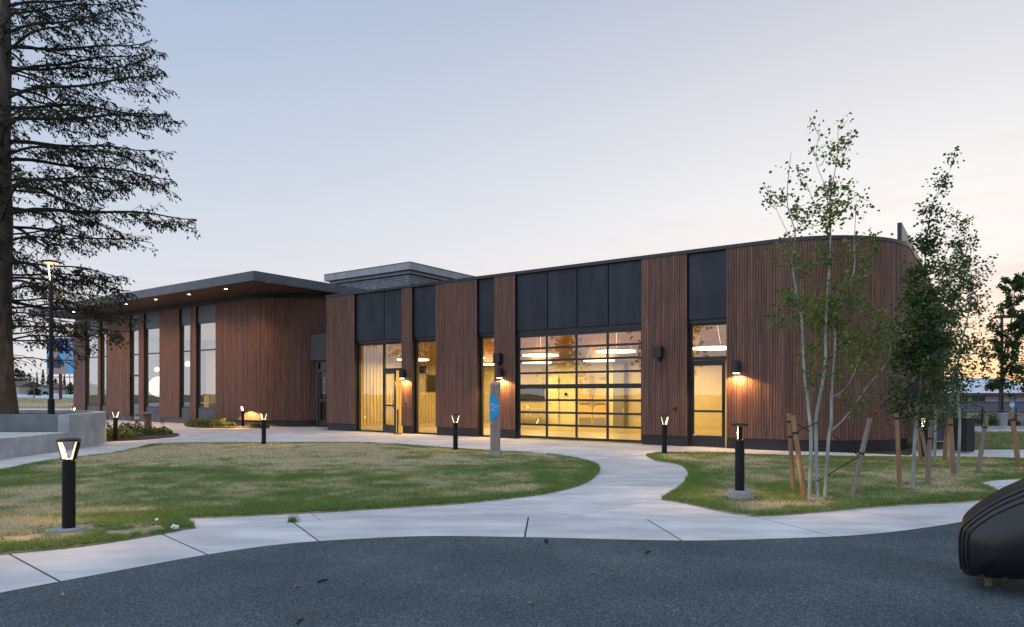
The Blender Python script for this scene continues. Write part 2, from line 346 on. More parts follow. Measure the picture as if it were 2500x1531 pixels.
# ------------------------------------------------------------------ ground
def terrain():
    mb = MB(); mb.add([(-1500, -600, -.12), (14, -600, -.12), (14, 33, -.12), (14, 1800, -.12), (-1500, 1800, -.12), (1500, -600, -.12), (1500, 33, -.12), (14, 33, -1.0), (1500, 33, -1.0), (1500, 1800, -1.0), (14, 1800, -1.0)],
                      [(0, 1, 2, 3, 4), (1, 5, 6, 2), (2, 6, 8, 7), (7, 8, 9, 10), (2, 7, 10, 3)])
    return mb.build('ground', M_FIELD, kind='structure')
terrain()
INNER = [(-260, 1404), (-120, 1378), (0, 1355.5), (203, 1335), (406, 1303), (477, 1290.6), (710, 1274.5), (1000, 1263.5), (1288, 1263), (1583, 1268), (1700, 1267), (1826, 1262), (2030, 1251), (2150, 1239), (2300, 1232), (2389, 1224), (2436, 1213), (2600, 1180), (2800, 1145)]
OUTER = [(-260, 1506), (-120, 1474), (0, 1448), (203, 1410), (507, 1354.5), (710, 1327), (913, 1314), (1070, 1309), (1288, 1312), (1664, 1320), (1907, 1315), (2130, 1304), (2344, 1275.5), (2500, 1240), (2700, 1198), (2900, 1164)]
inner_px = smoothline(INNER, 8); outer_px = smoothline(OUTER, 8)
def sub(px, x0, x1):
    xs = [p[0] for p in px]; ys = [p[1] for p in px]
    xx = [x0] + [x for x in xs if x0 + 2 < x < x1 - 2] + [x1]
    return [(x, float(np.interp(x, xs, ys))) for x in xx]
def shrink(poly, d):
    c = Vector((sum(p[0] for p in poly) / len(poly), sum(p[1] for p in poly) / len(poly)))
    bm = bmesh.new(); vs = [bm.verts.new((x, y, 0)) for x, y in poly]; f = bm.faces.new(vs); bm.normal_update()
    bmesh.ops.inset_region(bm, faces=[f], thickness=d, use_even_offset=True, use_boundary=True)
    bm.faces.ensure_lookup_table(); g = max(bm.faces, key=lambda q: q.calc_area()); r = [(v.co.x, v.co.y) for v in g.verts]; bm.free(); return r

pave = thing_pave = bpy.data.objects.new('pavement', None); COL.objects.link(pave); pave['kind'] = 'structure'
# bedding that shows as dark joints between the slabs
bed = [G(*p) for p in outer_px] + [W(30, 40), W(-60, 60), (-40, 6)]
MB().prism(bed, -.10, -.0015).build('bedding', M_JOINT, pave)
JO = [(-230, -120), (22, 147), (396, 507), (714, 778), (1290, 1281), (1579, 1665), (1840, 2038), (2080, 2295), (2330, 2560), (2750, 2850)]
for k in range(len(JO) - 1):
    a, b = JO[k], JO[k + 1]
    poly = [G(*p) for p in sub(inner_px, a[0], b[0])] + [G(*p) for p in sub(outer_px, a[1], b[1])][::-1]
    MB().prism(shrink(poly, .010), -.03, .002).build('slab', M_CONC, pave)
def cut_slabs(poly, cuts, gap=.0045):
    bm = bmesh.new(); bm.faces.new([bm.verts.new((x, y, 0)) for x, y in poly])
    for (p, q) in cuts:
        d = Vector((q[0] - p[0], q[1] - p[1], 0)); no = Vector((-d.y, d.x, 0)).normalized()
        bmesh.ops.bisect_plane(bm, geom=bm.verts[:] + bm.edges[:] + bm.faces[:], plane_co=(p[0], p[1], 0), plane_no=no)
    polys = [[(v.co.x, v.co.y) for v in f.verts] for f in bm.faces if f.calc_area() > .02]; bm.free()
    for pl in polys:
        MB().prism(shrink(pl, gap), -.03, 0.0).build('slab', M_CONC, pave)
YB = 15.3
pathpoly = [G(*p) for p in sub(inner_px, 477, 1900)] + [(G(1900, 1257)[0] + 1.2, YB), (-9.2, YB)]
cut_slabs(pathpoly, [(G(1332, 1210.7), G(1582, 1227.7)), (G(1429, 1182.3), G(1656, 1190.8)), (G(1464, 1157), G(1650, 1160)), (G(1182, 1228), G(1406, 1258)), (G(1615, 1218), G(1412, 1258)), (G(759, 1253), G(782, 1270))])
right = [G(*p) for p in sub(inner_px, 1900, 2800)] + [(22, YB), (G(1900, 1257)[0] + 1.2, YB)]
cut_slabs(right, [(G(2400, 1175), G(2520, 1210))])
ter = [(-34, 9.5), (-9.2, 9.5), (-9.2, YB), (22, YB), (22, 18.9), W(4, 24.5), W(-1.6, 24.5), W(-1.6, 19.2), W(-23.5, 19.2), W(-23.5, 22), W(-28, 22), W(-28, 19.2), W(-50, 19.2)]
cuts = [(W(t, 0), W(t, 5)) for t in np.arange(-50, 12, 3.05)] + [(W(0, n), W(5, n)) for n in (-4, -.9, 2.2, 5.3, 8.4, 11.5, 14.6, 16.9)]
cut_slabs(ter, cuts)

RUB = [G(*p) for p in outer_px] + [(30, 2), (30, -12), (-20, -12), (-12, 2)]
MB().prism(RUB, -.1, -.002).build('rubber_surface', M_RUBBER, kind='structure')

# lawns: soil sheet plus grass blades
L1 = smoothline([(-160, 1178), (0, 1151.6), (122, 1126), (254, 1111), (335, 1096), (386, 1085.6), (507, 1083.6), (710, 1082.6), (913, 1083.6), (1065, 1094), (1217, 1104), (1319, 1109), (1400, 1120), (1451, 1133), (1464, 1146.5), (1456, 1162), (1431, 1179), (1390, 1194), (1319, 1209), (1217, 1221.6), (1096, 1233), (913, 1244), (710, 1256), (447, 1267)], 5) \
   + [(477, 1289)] + [p for p in sub(inner_px, -250, 470)][::-1]
L2 = smoothline([(1577, 1112.6), (1605, 1108), (1660, 1107), (1775, 1108), (1850, 1113), (2050, 1117), (2300, 1119), (2500, 1123), (2640, 1127)], 5) + [(2700, 1150)] \
   + smoothline([(2600, 1166), (2500, 1170), (2455, 1171.7), (2415, 1175), (2390, 1181.5), (2396, 1186), (2418, 1193), (2436, 1206), (2427, 1217), (2389, 1223), (2336, 1228), (2230, 1233), (2150, 1238), (1993, 1252), (1905, 1259.6), (1840, 1262)], 4) \
   + smoothline([(1782, 1254), (1729, 1243), (1676, 1230.5), (1615, 1221)], 3) + smoothline([(1634, 1209), (1658, 1193.5), (1676, 1172.5), (1681, 1158), (1672, 1144), (1651, 1133), (1606, 1126.7), (1585, 1118)], 4)
def fbm(x, y, sc, seed):
    # smooth value noise on a lattice, three octaves
    g = np.random.default_rng(seed); tab = g.random((64, 64)); out = np.zeros_like(x); amp = 1.0; tot = 0
    for o in range(4):
        u = x * sc; v = y * sc; i = np.floor(u).astype(int); j = np.floor(v).astype(int); fu = u - i; fv = v - j
        fu = fu * fu * (3 - 2 * fu); fv = fv * fv * (3 - 2 * fv)
        q = lambda a, b: tab[a % 64, b % 64]
        out += amp * ((q(i, j) * (1 - fu) + q(i + 1, j) * fu) * (1 - fv) + (q(i, j + 1) * (1 - fu) + q(i + 1, j + 1) * fu) * fv)
        tot += amp; amp *= .55; sc *= 2.1
    return out / tot
def poly_dist(x, y, poly):
    d = np.full(len(x), 1e9)
    for i in range(len(poly)):
        ax, ay = poly[i]; bx, by = poly[(i + 1) % len(poly)]; L = (bx - ax) ** 2 + (by - ay) ** 2 + 1e-9
        t = np.clip(((x - ax) * (bx - ax) + (y - ay) * (by - ay)) / L, 0, 1)
        d = np.minimum(d, np.hypot(x - ax - t * (bx - ax), y - ay - t * (by - ay)))
    return d
def blades(name, poly, base, label, dense=1.0, holes=(), zb=.02):
    P = np.array(poly); lo = P.min(0); hi = P.max(0); vs = []; dd = []; tt = []
    edges = [lo[1], 8.5, 10, 12, 14, 16.5, 24]; dens = [9500, 8200, 6000, 4200, 3000, 2100]
    for k in range(6):
        y0, y1 = max(edges[k], lo[1]), min(edges[k + 1], hi[1])
        if y1 <= y0: continue
        n = int((hi[0] - lo[0]) * (y1 - y0) * dens[k] * dense)
        x = rng.uniform(lo[0], hi[0], n); y = rng.uniform(y0, y1, n)
        keep = inside(x, y, poly) & (np.abs(x) < y * .80 + 1)
        for hx, hy, hr in holes: keep &= (x - hx) ** 2 + (y - hy) ** 2 > (hr * (1 + .25 * np.sin(5 * np.arctan2(y - hy, x - hx)))) ** 2
        x = x[keep]; y = y[keep]; n = len(x)
        if not n: continue
        ed = poly_dist(x, y, poly)
        v = fbm(x + 40, y + 40, .42, 3) * .55 + fbm(x + 9, y + 70, 2.3, 5) * .45 + .10 * np.exp(-((y - 17.5) / 2.8) ** 2) * (base > .5) + (base - .5) * .05
        v -= .22 * np.exp(-(ed / .30) ** 2) - rng.normal(0, .06, n)
        dead = np.clip((v - .372) / .20, 0, 1); dead = dead * .92
        dead = np.where(rng.random(n) < dead, np.clip(dead + .25, 0, 1), dead * .35)
        h = rng.uniform(.022, .050, n) * (1 - .42 * dead) * (1 + .12 * np.exp(-(ed / .2) ** 2)); w = rng.uniform(.0035, .006, n) * (1 + max(0, (y0 - 7)) * .13)
        th = rng.uniform(0, 2 * np.pi, n); la = rng.uniform(0, 2 * np.pi, n); le = rng.uniform(.25, 1.2, n) * h * (1 + .9 * dead)
        a = np.stack([x - np.cos(th) * w, y - np.sin(th) * w, np.full(n, zb)], 1); b = np.stack([x + np.cos(th) * w, y + np.sin(th) * w, np.full(n, zb)], 1)
        c = np.stack([x + np.cos(la) * le, y + np.sin(la) * le, zb + h], 1)
        vs.append(np.stack([a, b, c], 1).reshape(-1, 3)); dd.append(dead); tt.append(rng.random(n) * .75 + .25 * fbm(x, y, 3.0, 8))
    me = fast_mesh(name, np.concatenate(vs), 3, M_GRASS, {'dead': np.concatenate(dd), 'tint': np.concatenate(tt)})
    o = link(name, me); o['kind'] = 'stuff'; o['label'] = label; return o
lawn1 = [G(*p) for p in L1]; lawn2 = [G(*p) for p in L2]
MB().prism(lawn1, -.03, .018).build('lawn', M_SOIL, kind='structure')
MB().prism(lawn2, -.03, .018).build('lawn', M_SOIL, kind='structure')
H1 = [(*G(172, 1300), .3), (*G(60, 1318), .22), (*G(300, 1304), .2), (*G(350, 1302), .16), (*G(1209, 1110), .2), (*G(360, 1297), .2)]
H2 = [(*G(1996, 1217), .26), (*G(1806, 1218), .24), (*G(2228, 1191), .22), (*G(2315, 1158), .25), (*G(1985, 1222), .2)]
blades('grass', lawn1, .55, 'patchy green and straw coloured grass of the large left lawn', 1.0, H1)
blades('grass', lawn2, .47, 'greener grass of the right lawn round the young aspens', 1.0, H2)

# ------------------------------------------------------------------ the hall on the right (curved timber building)
HB = (-12.0, 22.0)
hall = thing('hall_building', 'tall dark timber hall with curved right end, steel panels and warm lit windows', 'building', (*W(*HB), 0), -AN)
def hp(mb, name, m, parent=None, **kw):          # part of the hall, given in (t, n, z)
    par = parent or hall
    o = mb.build(name, m, par, loc=(-HB[0], -HB[1], 0) if par is hall else (0, 0, 0), **kw); return o
board_cache = {}
def board_mesh(w, h):
    k = (round(w, 3), round(h, 2))
    if k not in board_cache:
        mb = MB(); mb.box(-w / 2, w / 2, -.016, .016, 0, h); board_cache[k] = mb.mesh('board', M_WOOD, bevel=0)
    return board_cache[k]
def boards(parent, base, path, z0, z1, pitch=.072):
    """boards along a poly path of (t, n) seen from its right-hand side"""
    P = [Vector(p) for p in path]; L = [0]
    for i in range(len(P) - 1): L.append(L[-1] + (P[i + 1] - P[i]).length)
    cnt = max(1, round(L[-1] / pitch)); st = L[-1] / cnt
    me = board_mesh(round(st - .011, 3), z1 - z0)
    for k in range(cnt):
        d = (k + .5) * st; i = 0
        while i < len(P) - 2 and d > L[i + 1]: i += 1
        q = (P[i + 1] - P[i]).normalized(); p = P[i] + q * (d - L[i])
        ang = math.atan2(q.y, q.x)
        o = bpy.data.objects.new('board', me); COL.objects.link(o); o.parent = parent
        off = random.uniform(-.004, .004)
        o.location = (p.x - base[0] - q.y * off, p.y - base[1] + q.x * off, z0); o.rotation_euler = (0, 0, ang + (math.pi if random.random() < .5 else 0))
NF = 18.8; HW0, HW1 = .30, 5.5; HM = 3.62
def wood_panel(build, base, nf, t0, t1, z0, z1, depth=.28):
    o = MB().box(t0 + .002, t1 - .002, nf + .034, nf + depth, z0 + .002, z1).build('wood_panel', M_BLACK, build, loc=(-base[0], -base[1], 0))
    for ch in (): pass
    boards(o, (0, 0), [(t0, nf + .016), (t1, nf + .016)], z0, z1)
    return o
TC, RC = -4.85, 3.05      # curve start and radius
NC = NF + RC
woods = [(797, 864.5), (979.8, 1005.3), (1063, 1164), (1206, 1257), (1566, 1677)]
for a, b in woods:
    t0, t1 = T(a, NF), T(b, NF)
    wood_panel(hall, HB, NF, t0, t1, HW0, HW1)
    hp(MB().box(t0 + .01, t1 - .01, NF + .07, NF + .26, -.02, HW0 - .003), 'plinth', M_BLACK)
# long panel running round the curved end and down the far side
tD = T(1773, NF)
def arc(r, n=24): return [(TC + r * math.sin(k / n * math.pi / 2), NC - r * math.cos(k / n * math.pi / 2)) for k in range(n + 1)]
SIDE_END = 38.8
def skin(r0, r1, z0, z1, t0=tD):
    a = [(t0, NC - r0)] + arc(r0) + [(TC + r0, SIDE_END)]; b = [(t0, NC - r1)] + arc(r1) + [(TC + r1, SIDE_END)]
    return MB().prism(a + b[::-1], z0, z1)
cw = hp(skin(RC - .034, RC - .28, HW0 + .002, HW1), 'wood_panel', M_BLACK)
boards(cw, (0, 0), [(tD, NF + .016)] + arc(RC - .016, 30) + [(TC + RC - .016, NC + 5.5)], HW0, HW1)
sb = MB()
for k in range(int((SIDE_END - NC - 5.5) / .072)):
    sb.box(TC + RC - .032, TC + RC, NC + 5.5 + k * .072 + .005, NC + 5.5 + (k + 1) * .072 - .005, HW0, HW1)
o = sb.build('board_cladding', M_WOOD, cw); o['kind'] = 'stuff'
hp(skin(RC - .07, RC - .26, -.02, HW0 - .003), 'plinth', M_BLACK)
# roof slab with a thin metal cap
roofpoly = [(-22.62, NF - .02)] + [(TC, NF - .02)] + arc(RC + .02)[1:] + [(TC + RC + .02, SIDE_END), (-22.62, SIDE_END)]
hp(MB().prism(roofpoly, HW1 + .003, HW1 + .10), 'roof', M_CAP)
hp(MB().box(-22.55, -22.35, NF + .3, 36, 0, HW1), 'side_wall', M_BLACK)
hp(MB().box(-22.3, TC + RC - .3, SIDE_END - .3, SIDE_END - .05, 0, HW1), 'rear_wall', M_BLACK)
# raised screen above the far side
scr = MB().box(-2.32, -2.20, 23.8, 36.5, HW1 + .1, 6.72); hp(scr, 'roof_screen', M_CAP)

def bar(par, t0, t1, z0, z1, n0, n1, name='frame', m=None): return hp(MB().box(t0 - HB[0], t1 - HB[0], n0 - HB[1], n1 - HB[1], z0, z1), name, m or M_FRAME, par)
def steel(a, b, joints=()):
    xs = [a] + list(joints) + [b]
    hp(MB().box(T(a, NF), T(b, NF), NF + .14, NF + .3, HM - .12, HW1), 'backing_wall', M_BLACK)
    for i in range(len(xs) - 1):
        hp(MB().box(T(xs[i], NF) + .02, T(xs[i + 1], NF) - .012, NF + .09, NF + .138, HM, HW1 - .004), 'steel_panel', M_STEEL, bevel=.002)
def pane(par, t0, t1, z0, z1, n): return hp(MB().add([(t0 - HB[0], n - HB[1], z0), (t1 - HB[0], n - HB[1], z0), (t1 - HB[0], n - HB[1], z1), (t0 - HB[0], n - HB[1], z1)], [(0, 1, 2, 3)]), 'pane', M_GLASS, par)
NG = NF + .25
def window(a, b, mull=None):
    t0, t1 = T(a, NF) + .004, T(b, NF) - .004
    w = bpy.data.objects.new('window', None); COL.objects.link(w); w.parent = hall
    f = .055
    bar(w, t0, t0 + f, .0, HM - .125, NG - .05, NG + .06); bar(w, t1 - f, t1, 0, HM - .125, NG - .05, NG + .06)
    bar(w, t0 + f, t1 - f, HM - .185, HM - .125, NG - .05, NG + .06); 
    return w, t0 + f, t1 - f
# entrance window with an open door
steel(864.5, 979.8, (934,))
w1, t0, t1 = window(864.5, 979.8)
tm = T(938, NG)
bar(w1, tm - .03, tm + .03, 0, HM - .185, NG - .05, NG + .06); bar(w1, t0, tm - .03, 0, .06, NG - .05, NG + .06)
bar(w1, tm + .03, t1, 2.42, 2.5, NG - .05, NG + .06)
pane(w1, t0, tm - .03, .06, HM - .185, NG); pane(w1, tm + .03, t1, 2.5, HM - .185, NG)
def door_leaf(w, h, glassz, rail):
    d = bpy.data.objects.new('door', None); COL.objects.link(d); s = .085
    for x0, x1, z0, z1 in ((0, s, 0, h), (w - s, w, 0, h), (s, w - s, 0, glassz[0]), (s, w - s, glassz[1], h), (s, w - s, rail - .03, rail + .03)):
        MB().box(x0, x1, -.022, .022, z0, z1).build('stile' if x1 - x0 < .1 else 'rail', M_FRAME, d)
    for z0, z1 in ((glassz[0], rail - .03), (rail + .03, glassz[1])):
        MB().add([(s, 0, z0), (w - s, 0, z0), (w - s, 0, z1), (s, 0, z1)], [(0, 1, 2, 3)]).build('pane', M_GLASS, d)
    MB().tube([(w - .05, -.03, .95), (w - .05, -.08, .97), (w - .05, -.08, 1.23), (w - .05, -.03, 1.25)], .012, 8).build('handle', M_FRAME, d)
    return d
d1 = door_leaf(t1 - tm - .04, 2.40, (.30, 2.26), 1.05); d1.parent = hall; d1.location = (tm + .03 - HB[0], NG - .06 - HB[1], .012); d1.rotation_euler = (0, 0, -R(20)); d1['label'] = 'glazed door standing open'
# plain tall windows
steel(1005.3, 1063); w2, t0, t1 = window(1005.3, 1063); bar(w2, t0, t1, 0, .06, NG - .05, NG + .06); pane(w2, t0, t1, .06, HM - .185, NG)
steel(1164, 1206); w3, t0, t1 = window(1164, 1206); bar(w3, t0, t1, 0, .06, NG - .05, NG + .06); pane(w3, t0, t1, .06, HM - .185, NG)
# sectional glass garage door
steel(1257, 1566, (1332.6, 1405, 1481.8))
gd = bpy.data.objects.new('garage_door', None); COL.objects.link(gd); gd.parent = hall
NGD = NF + .16; t0, t1 = T(1257, NF), T(1566, NF)
bar(gd, t0, t0 + .06, 0, HM - .12, NGD - .04, NGD + .1, 'jamb'); bar(gd, t1 - .03, t1, 0, HM - .12, NGD - .04, NGD + .1, 'jamb')
ga, gb = t0 + .06, t1 - .03
zs = []; z = .03; rows = []
zb = [.03, .115]; H8 = (3.43 - .03 - .085 - 7 * .068 - .075 - .05) / 8
z = .115
bar(gd, ga, gb, .03, .115, NGD - .02, NGD + .03, 'rail')
for r in range(8):
    rows.append((z, z + H8)); th = .068 if r != 3 else .143
    if r == 7: th = .09
    bar(gd, ga, gb, z + H8, z + H8 + th, NGD - .02, NGD + .03, 'rail'); z += H8 + th
bar(gd, ga, gb, z + .002, HM - .12, NGD - .04, NGD + .1, 'header')
cols = [ga] + [T(x, NGD) for x in (1335, 1407.5, 1483.5)] + [gb]
for c, tx in enumerate(cols):
    wd = .033 if 0 < c < 4 else .05
    for z0, z1 in rows:
        x0, x1 = (tx, tx + .05) if c == 0 else ((tx - .05, tx) if c == 4 else (tx - wd, tx + wd))
        bar(gd, x0, x1, z0, z1, NGD - .017, NGD + .027, 'stile')
for c in range(4):
    x0 = cols[c] + (.05 if c == 0 else .033); x1 = cols[c + 1] - (.05 if c == 3 else .033)
    for z0, z1 in rows: pane(gd, x0, x1, z0, z1, NGD)
# right door with transom
steel(1677, 1773)
w5, t0, t1 = window(1677, 1773)
ta, tb = T(1688, NG), T(1771.5, NG)
bar(w5, t0, ta, 0, HM - .185, NG - .045, NG + .055); bar(w5, ta, t1, 2.46, 2.56, NG - .045, NG + .055)
pane(w5, ta, t1, 2.56, HM - .185, NG)
d2 = door_leaf(tb - ta - .01, 2.44, (.31, 2.29), 1.0); d2.parent = hall; d2.location = (ta - HB[0], NG - .01 - HB[1], .012); d2['label'] = 'closed glazed door under the transom'
tg = MB().box(.06, .13, -.03, -.023, .30, .325).build('door_tag', M_WHITE, d2)

# interior of the hall
NI0, NI1 = NG + .08, 29.2; TI0, TI1 = -22.34, TC - .15
hp(MB().box(TI0, TI1, NI0 - .1, NI1, -.04, .012), 'interior_floor', M_FLOOR)
hp(MB().box(TI0, TI1, NF + .3, NI1 + .2, 4.75, 4.85), 'interior_ceiling', M_CEIL)
hp(MB().box(TI0, TI1, NI1, NI1 + .12, 0, 4.75), 'interior_wall', M_PLASTER)
hp(MB().box(TI0, T(1334, 29), NI1 - .06, NI1 - .003, 0, 3.05), 'interior_wall', M_TAN)
hp(MB().box(T(1498, 29), TI1, NI1 - .06, NI1 - .003, 0, 3.05), 'interior_wall', M_TAN)
hp(MB().box(TI0, TI1, NI1 - 1.6, NI1 - .07, 3.05, 3.50), 'bulkhead', M_GYP); hp(MB().box(TI0, TI1, NI1 - 1.72, NI1 - .07, 3.502, 4.74), 'glulam_beam', M_GLULAM)
hp(MB().box(TI1 - .1, TI1, NI0, NI1 - .08, 0, 4.74), 'interior_wall', M_TAN)
lw = hp(MB().box(TI0, TI0 + .06, NI0, NI1 - .07, 0, 4.74), 'interior_wall', M_TAN)
mb = MB()
for k in range(int((NI1 - NI0 - .2) / .2)): mb.box(TI0 + .062, TI0 + .085, NI0 + .02 + k * .2, NI0 + .19 + k * .2, .14, 4.7)
o = hp(mb, 'slat_wall', M_SLATS); o['kind'] = 'stuff'
hp(MB().box(TI0 + .09, TI0 + .14, 24.6, 25.9, 1.62, 2.42), 'wall_screen', M_SCREEN)
hp(MB().box(TI0 + .09, TI0 + .34, 24.1, 24.35, 2.48, 2.85), 'wall_speaker', M_SCREEN, bevel=.03)
for n in (20.6, 21.7, 25.3): hp(MB().box(TI0 + .087, TI0 + .10, n, n + .09, .42, .56), 'wall_socket', M_WHITE)
for k, n in enumerate(np.arange(20.4, 29, 2.9)):
    hp(MB().box(TI0 + .1, TI1 - .1, n, n + .2, 4.25, 4.74), 'beam', M_GLULAM)
def tbk(x): return T(x, NI1 - .1)
for a, b, m in ((1412, 1446, M_OAK), (1447, 1481, M_OAK), (1338, 1364, M_PALE)):
    dd = hp(MB().box(tbk(a) + .02, tbk(b) - .02, NI1 - .11, NI1 - .064, .02, 2.42), 'interior_door', m)
    if m is M_OAK:
        hp(MB().box(tbk(a) + .08 - 0, tbk(b) - .08, NI1 - .17, NI1 - .13, 1.03, 1.09), 'panic_bar', M_CHROME)
        hp(MB().box(tbk(a) + .06, tbk(b) - .06, NI1 - .122, NI1 - .114, .05, .36), 'kick_plate', M_CHROME)
        hp(MB().box(tbk(a) + (.1 if a < 1440 else .35), tbk(b) - (.35 if a < 1440 else .1), NI1 - .2, NI1 - .115, 2.22, 2.32), 'door_closer', M_CHROME)
        e = tbk(b) - .1 if a < 1440 else tbk(a) + .1
        hp(MB().tube([(e, NI1 - .16, .9), (e, NI1 - .16, 1.3)], .018, 8), 'pull_handle', M_CHROME)
        hp(MB().box(e - .01, e + .01, NI1 - .15, NI1 - .115, 1.4, 2.4), 'latch_rod', M_CHROME)
    else:
        hp(MB().box(tbk(a) + .08, tbk(a) + .2, NI1 - .15, NI1 - .115, 1.0, 1.04), 'door_handle', M_CHROME)
        for z in (.35, 1.2, 2.1): hp(MB().box(tbk(b) - .02, tbk(b) + .02, NI1 - .125, NI1 - .112, z, z + .12), 'hinge', M_FRAME)
hp(MB().box(tbk(1378), tbk(1384), NI1 - .09, NI1 - .066, 1.42, 1.56), 'room_sign', M_SCREEN)
hp(MB().box(tbk(1506), tbk(1532), NI1 - .5, NI1 - .061, 0.01, 4.74), 'column', mat('grey_column', (.17, .14, .115), .7))
hp(MB().box(tbk(1269), tbk(1329), NI1 - .16, NI1 - .07, 1.17, 1.9), 'wall_screen', M_SCREEN)
for x in (1284, 1293, 1318): hp(MB().box(tbk(x), tbk(x + 2), NI1 - .085, NI1 - .062, .40, .56), 'wall_socket', M_WHITE)
ex = hp(MB().box(tbk(1398), tbk(1405), NI1 - 1.64, NI1 - 1.605, 3.12, 3.34), 'exit_sign', mat('exit_red', (.4, .02, .01), .5, emit=(1, .10, .03), estr=.5))
# table at the back wall with small yellow things on it
tb0 = W(tbk(1302), NI1 - .75)
tbl = thing('folding_table', 'tan flip-top table by the back wall seen through the garage door', 'table', (*tb0, 0.012), -AN)
MB().box(-1.1, 1.1, -.3, .3, .73, .76).build('table_top', M_TAN, tbl)
for sx in (-.8, .8):
    MB().tube([(sx, 0, .3), (sx, 0, .73)], .025, 8).build('leg', M_CHROME, tbl)
    MB().tube([(sx, -.28, .02), (sx, -.05, .28), (sx, 0, .32), (sx, .05, .28), (sx, .28, .02)], .02, 8).build('foot', M_CHROME, tbl)
p = W(tbk(1273), NI1 - .7)
o = MB().lathe([(.03, 0), (.07, .02), (.10, .10), (.09, .14), (.03, .2)], 12).build('yellow_ornament', mat('yellow_glaze', (.75, .5, .08), .4), loc=(*p, .772), smooth=True); tag(o, 'bright yellow cluster on the left of the back table', 'ornament')
p = W(tbk(1304), NI1 - .7)
o = MB().lathe([(.05, 0), (.08, .03), (.06, .12), (.10, .16), (.04, .2)], 12).build('pale_ornament', mat('pale_glaze', (.75, .66, .4), .4), loc=(*p, .772), smooth=True); tag(o, 'pale ornament in the middle of the back table', 'ornament')

# pendant rings
def ring_mesh(name, ri, ro, z0, z1, m, n=48):
    mb = MB(); prof = [(ri, z0), (ro, z0), (ro, z1), (ri, z1)]; o = 0
    vs = []
    for r, z in prof:
        for k in range(n): vs.append((r * math.cos(2 * math.pi * k / n), r * math.sin(2 * math.pi * k / n), z))
    fs = []
    for i in range(4):
        j = (i + 1) % 4
        for k in range(n): fs.append((i * n + k, i * n + (k + 1) % n, j * n + (k + 1) % n, j * n + k))
    return mb.add(vs, fs).mesh(name, m, True)
me_ring = ring_mesh('light_ring', .60, .69, -.035, .012, M_RING); me_body = ring_mesh('housing', .585, .705, .014, .07, M_CHROME)
mbw = MB()
for a in (0, 2.1, 4.2): mbw.tube([(.64 * math.cos(a), .64 * math.sin(a), .07), (0.02 * math.cos(a), .02 * math.sin(a), 1.24)], .006, 5)
me_wire = mbw.mesh('suspension_wire', M_CHROME)
me_can = MB().lathe([(.09, 1.22), (.09, 1.245)], 16).mesh('ceiling_canopy', M_CHROME)
ring_spots = [(-7.35, 22.0), (-10.75, 21.7), (-14.2, 22.2), (-17.6, 22.0), (-20.6, 21.9), (-7.4, 28.0 - .9), (-10.8, 27.2), (-14.3, 27.2), (-17.6, 27.2), (-20.9, 27.2)]
RL = ['right-hand front ring pendant seen in the transom over the closed door', 'front ring pendant behind the right panes of the garage door', 'front ring pendant behind the left panes of the garage door', 'front ring pendant seen in the narrow window', 'ring pendant seen in the window right of the open door',
      'rear ring pendant at the far right of the hall', 'rear ring pendant behind the right panes of the garage door', 'rear ring pendant behind the middle of the garage door', 'rear ring pendant behind the left panes of the garage door', 'rear ring pendant in the far left corner of the hall']
for (t, n), lb in zip(ring_spots, RL):
    r = thing('ring_pendant', lb, 'pendant light', (*W(t, n), 3.0), random.uniform(0, 2), 'ring pendants in the hall')
    for nm, me in (('light_ring', me_ring), ('housing', me_body), ('suspension_wire', me_wire), ('ceiling_canopy', me_can)): link(nm, me, r)
    lamp('ring_light', 'AREA', r, (0, 0, -.06), 138, (1, .775, .26), 1.3)
    lamp('ring_uplight', 'AREA', r, (0, 0, .1), 26, (1, .72, .30), 1.3, rot=(math.pi, 0, 0))
me_dl = MB().lathe([(.07, 0), (.07, .012)], 14).mesh('recessed_light', M_LEDHOT)

# things fixed to the facade
def fixture(x, y, name, label, cat, group=None, nf=NF):
    t = T(x, nf); X, Y = W(t, nf); z = CH - (y - HZ) * Y / F
    return thing(name, label, cat, (X, Y, z), -AN, group)
def sconce(x, ytop, ybot, label, nf=NF, e=300):
    t = T(x, nf); Y = W(t, nf)[1]; h = (ybot - ytop) * Y / F
    s = fixture(x, ybot, 'wall_sconce', label, 'wall light', 'cylinder wall lights on the timber', nf)
    MB().lathe([(.105, .025), (.105, h)], 24, (0, -.16)).build('shade', M_BLACK, s, smooth=True)
    MB().lathe([(.085, .012), (.085, .022)], 20, (0, -.16)).build('lens', M_LEDHOT, s)
    MB().box(-.06, .06, -.07, -.002, .1, h - .1).build('bracket', M_BLACK, s)
    lamp('sconce_light', 'SPOT', s, (0, -.16, .008), e, (1, .52, .17), .05, R(156), .3)
    return s
sconce(988.7, 902, 925.5, 'black cylinder sconce on the narrow timber strip by the open door')
sconce(1226, 898, 924, 'black cylinder sconce above the blue wayfinding sign')
sconce(1802, 882, 913.5, 'black cylinder sconce right of the closed glazed door')
def box_fix(x0, x1, y0, y1, name, label, cat, d=.2, m=None, group=None):
    Y = W(T((x0 + x1) / 2, NF), NF)[1]; s = fixture((x0 + x1) / 2, y1, name, label, cat, group)
    w = (x1 - x0) * Y / F * .5 / .85; h = (y1 - y0) * Y / F
    MB().box(-w, w, -d, -.02, 0, h).build('case', m or M_BLACK, s, bevel=.012)
    return s, h, w
s, h, w = box_fix(1213, 1229, 863, 886, 'wall_speaker', 'black box speaker above the sconce by the garage door', 'speaker', .24, group='outdoor wall speakers'); MB().box(-.03, .03, -.12, -.002, -.08, .0).build('bracket', M_BLACK, s)
s, h, w = box_fix(1602, 1620, 847, 874, 'wall_speaker', 'black box speaker right of the garage door', 'speaker', .24, group='outdoor wall speakers'); MB().box(-.03, .03, -.12, -.002, -.09, .0).build('bracket', M_BLACK, s)
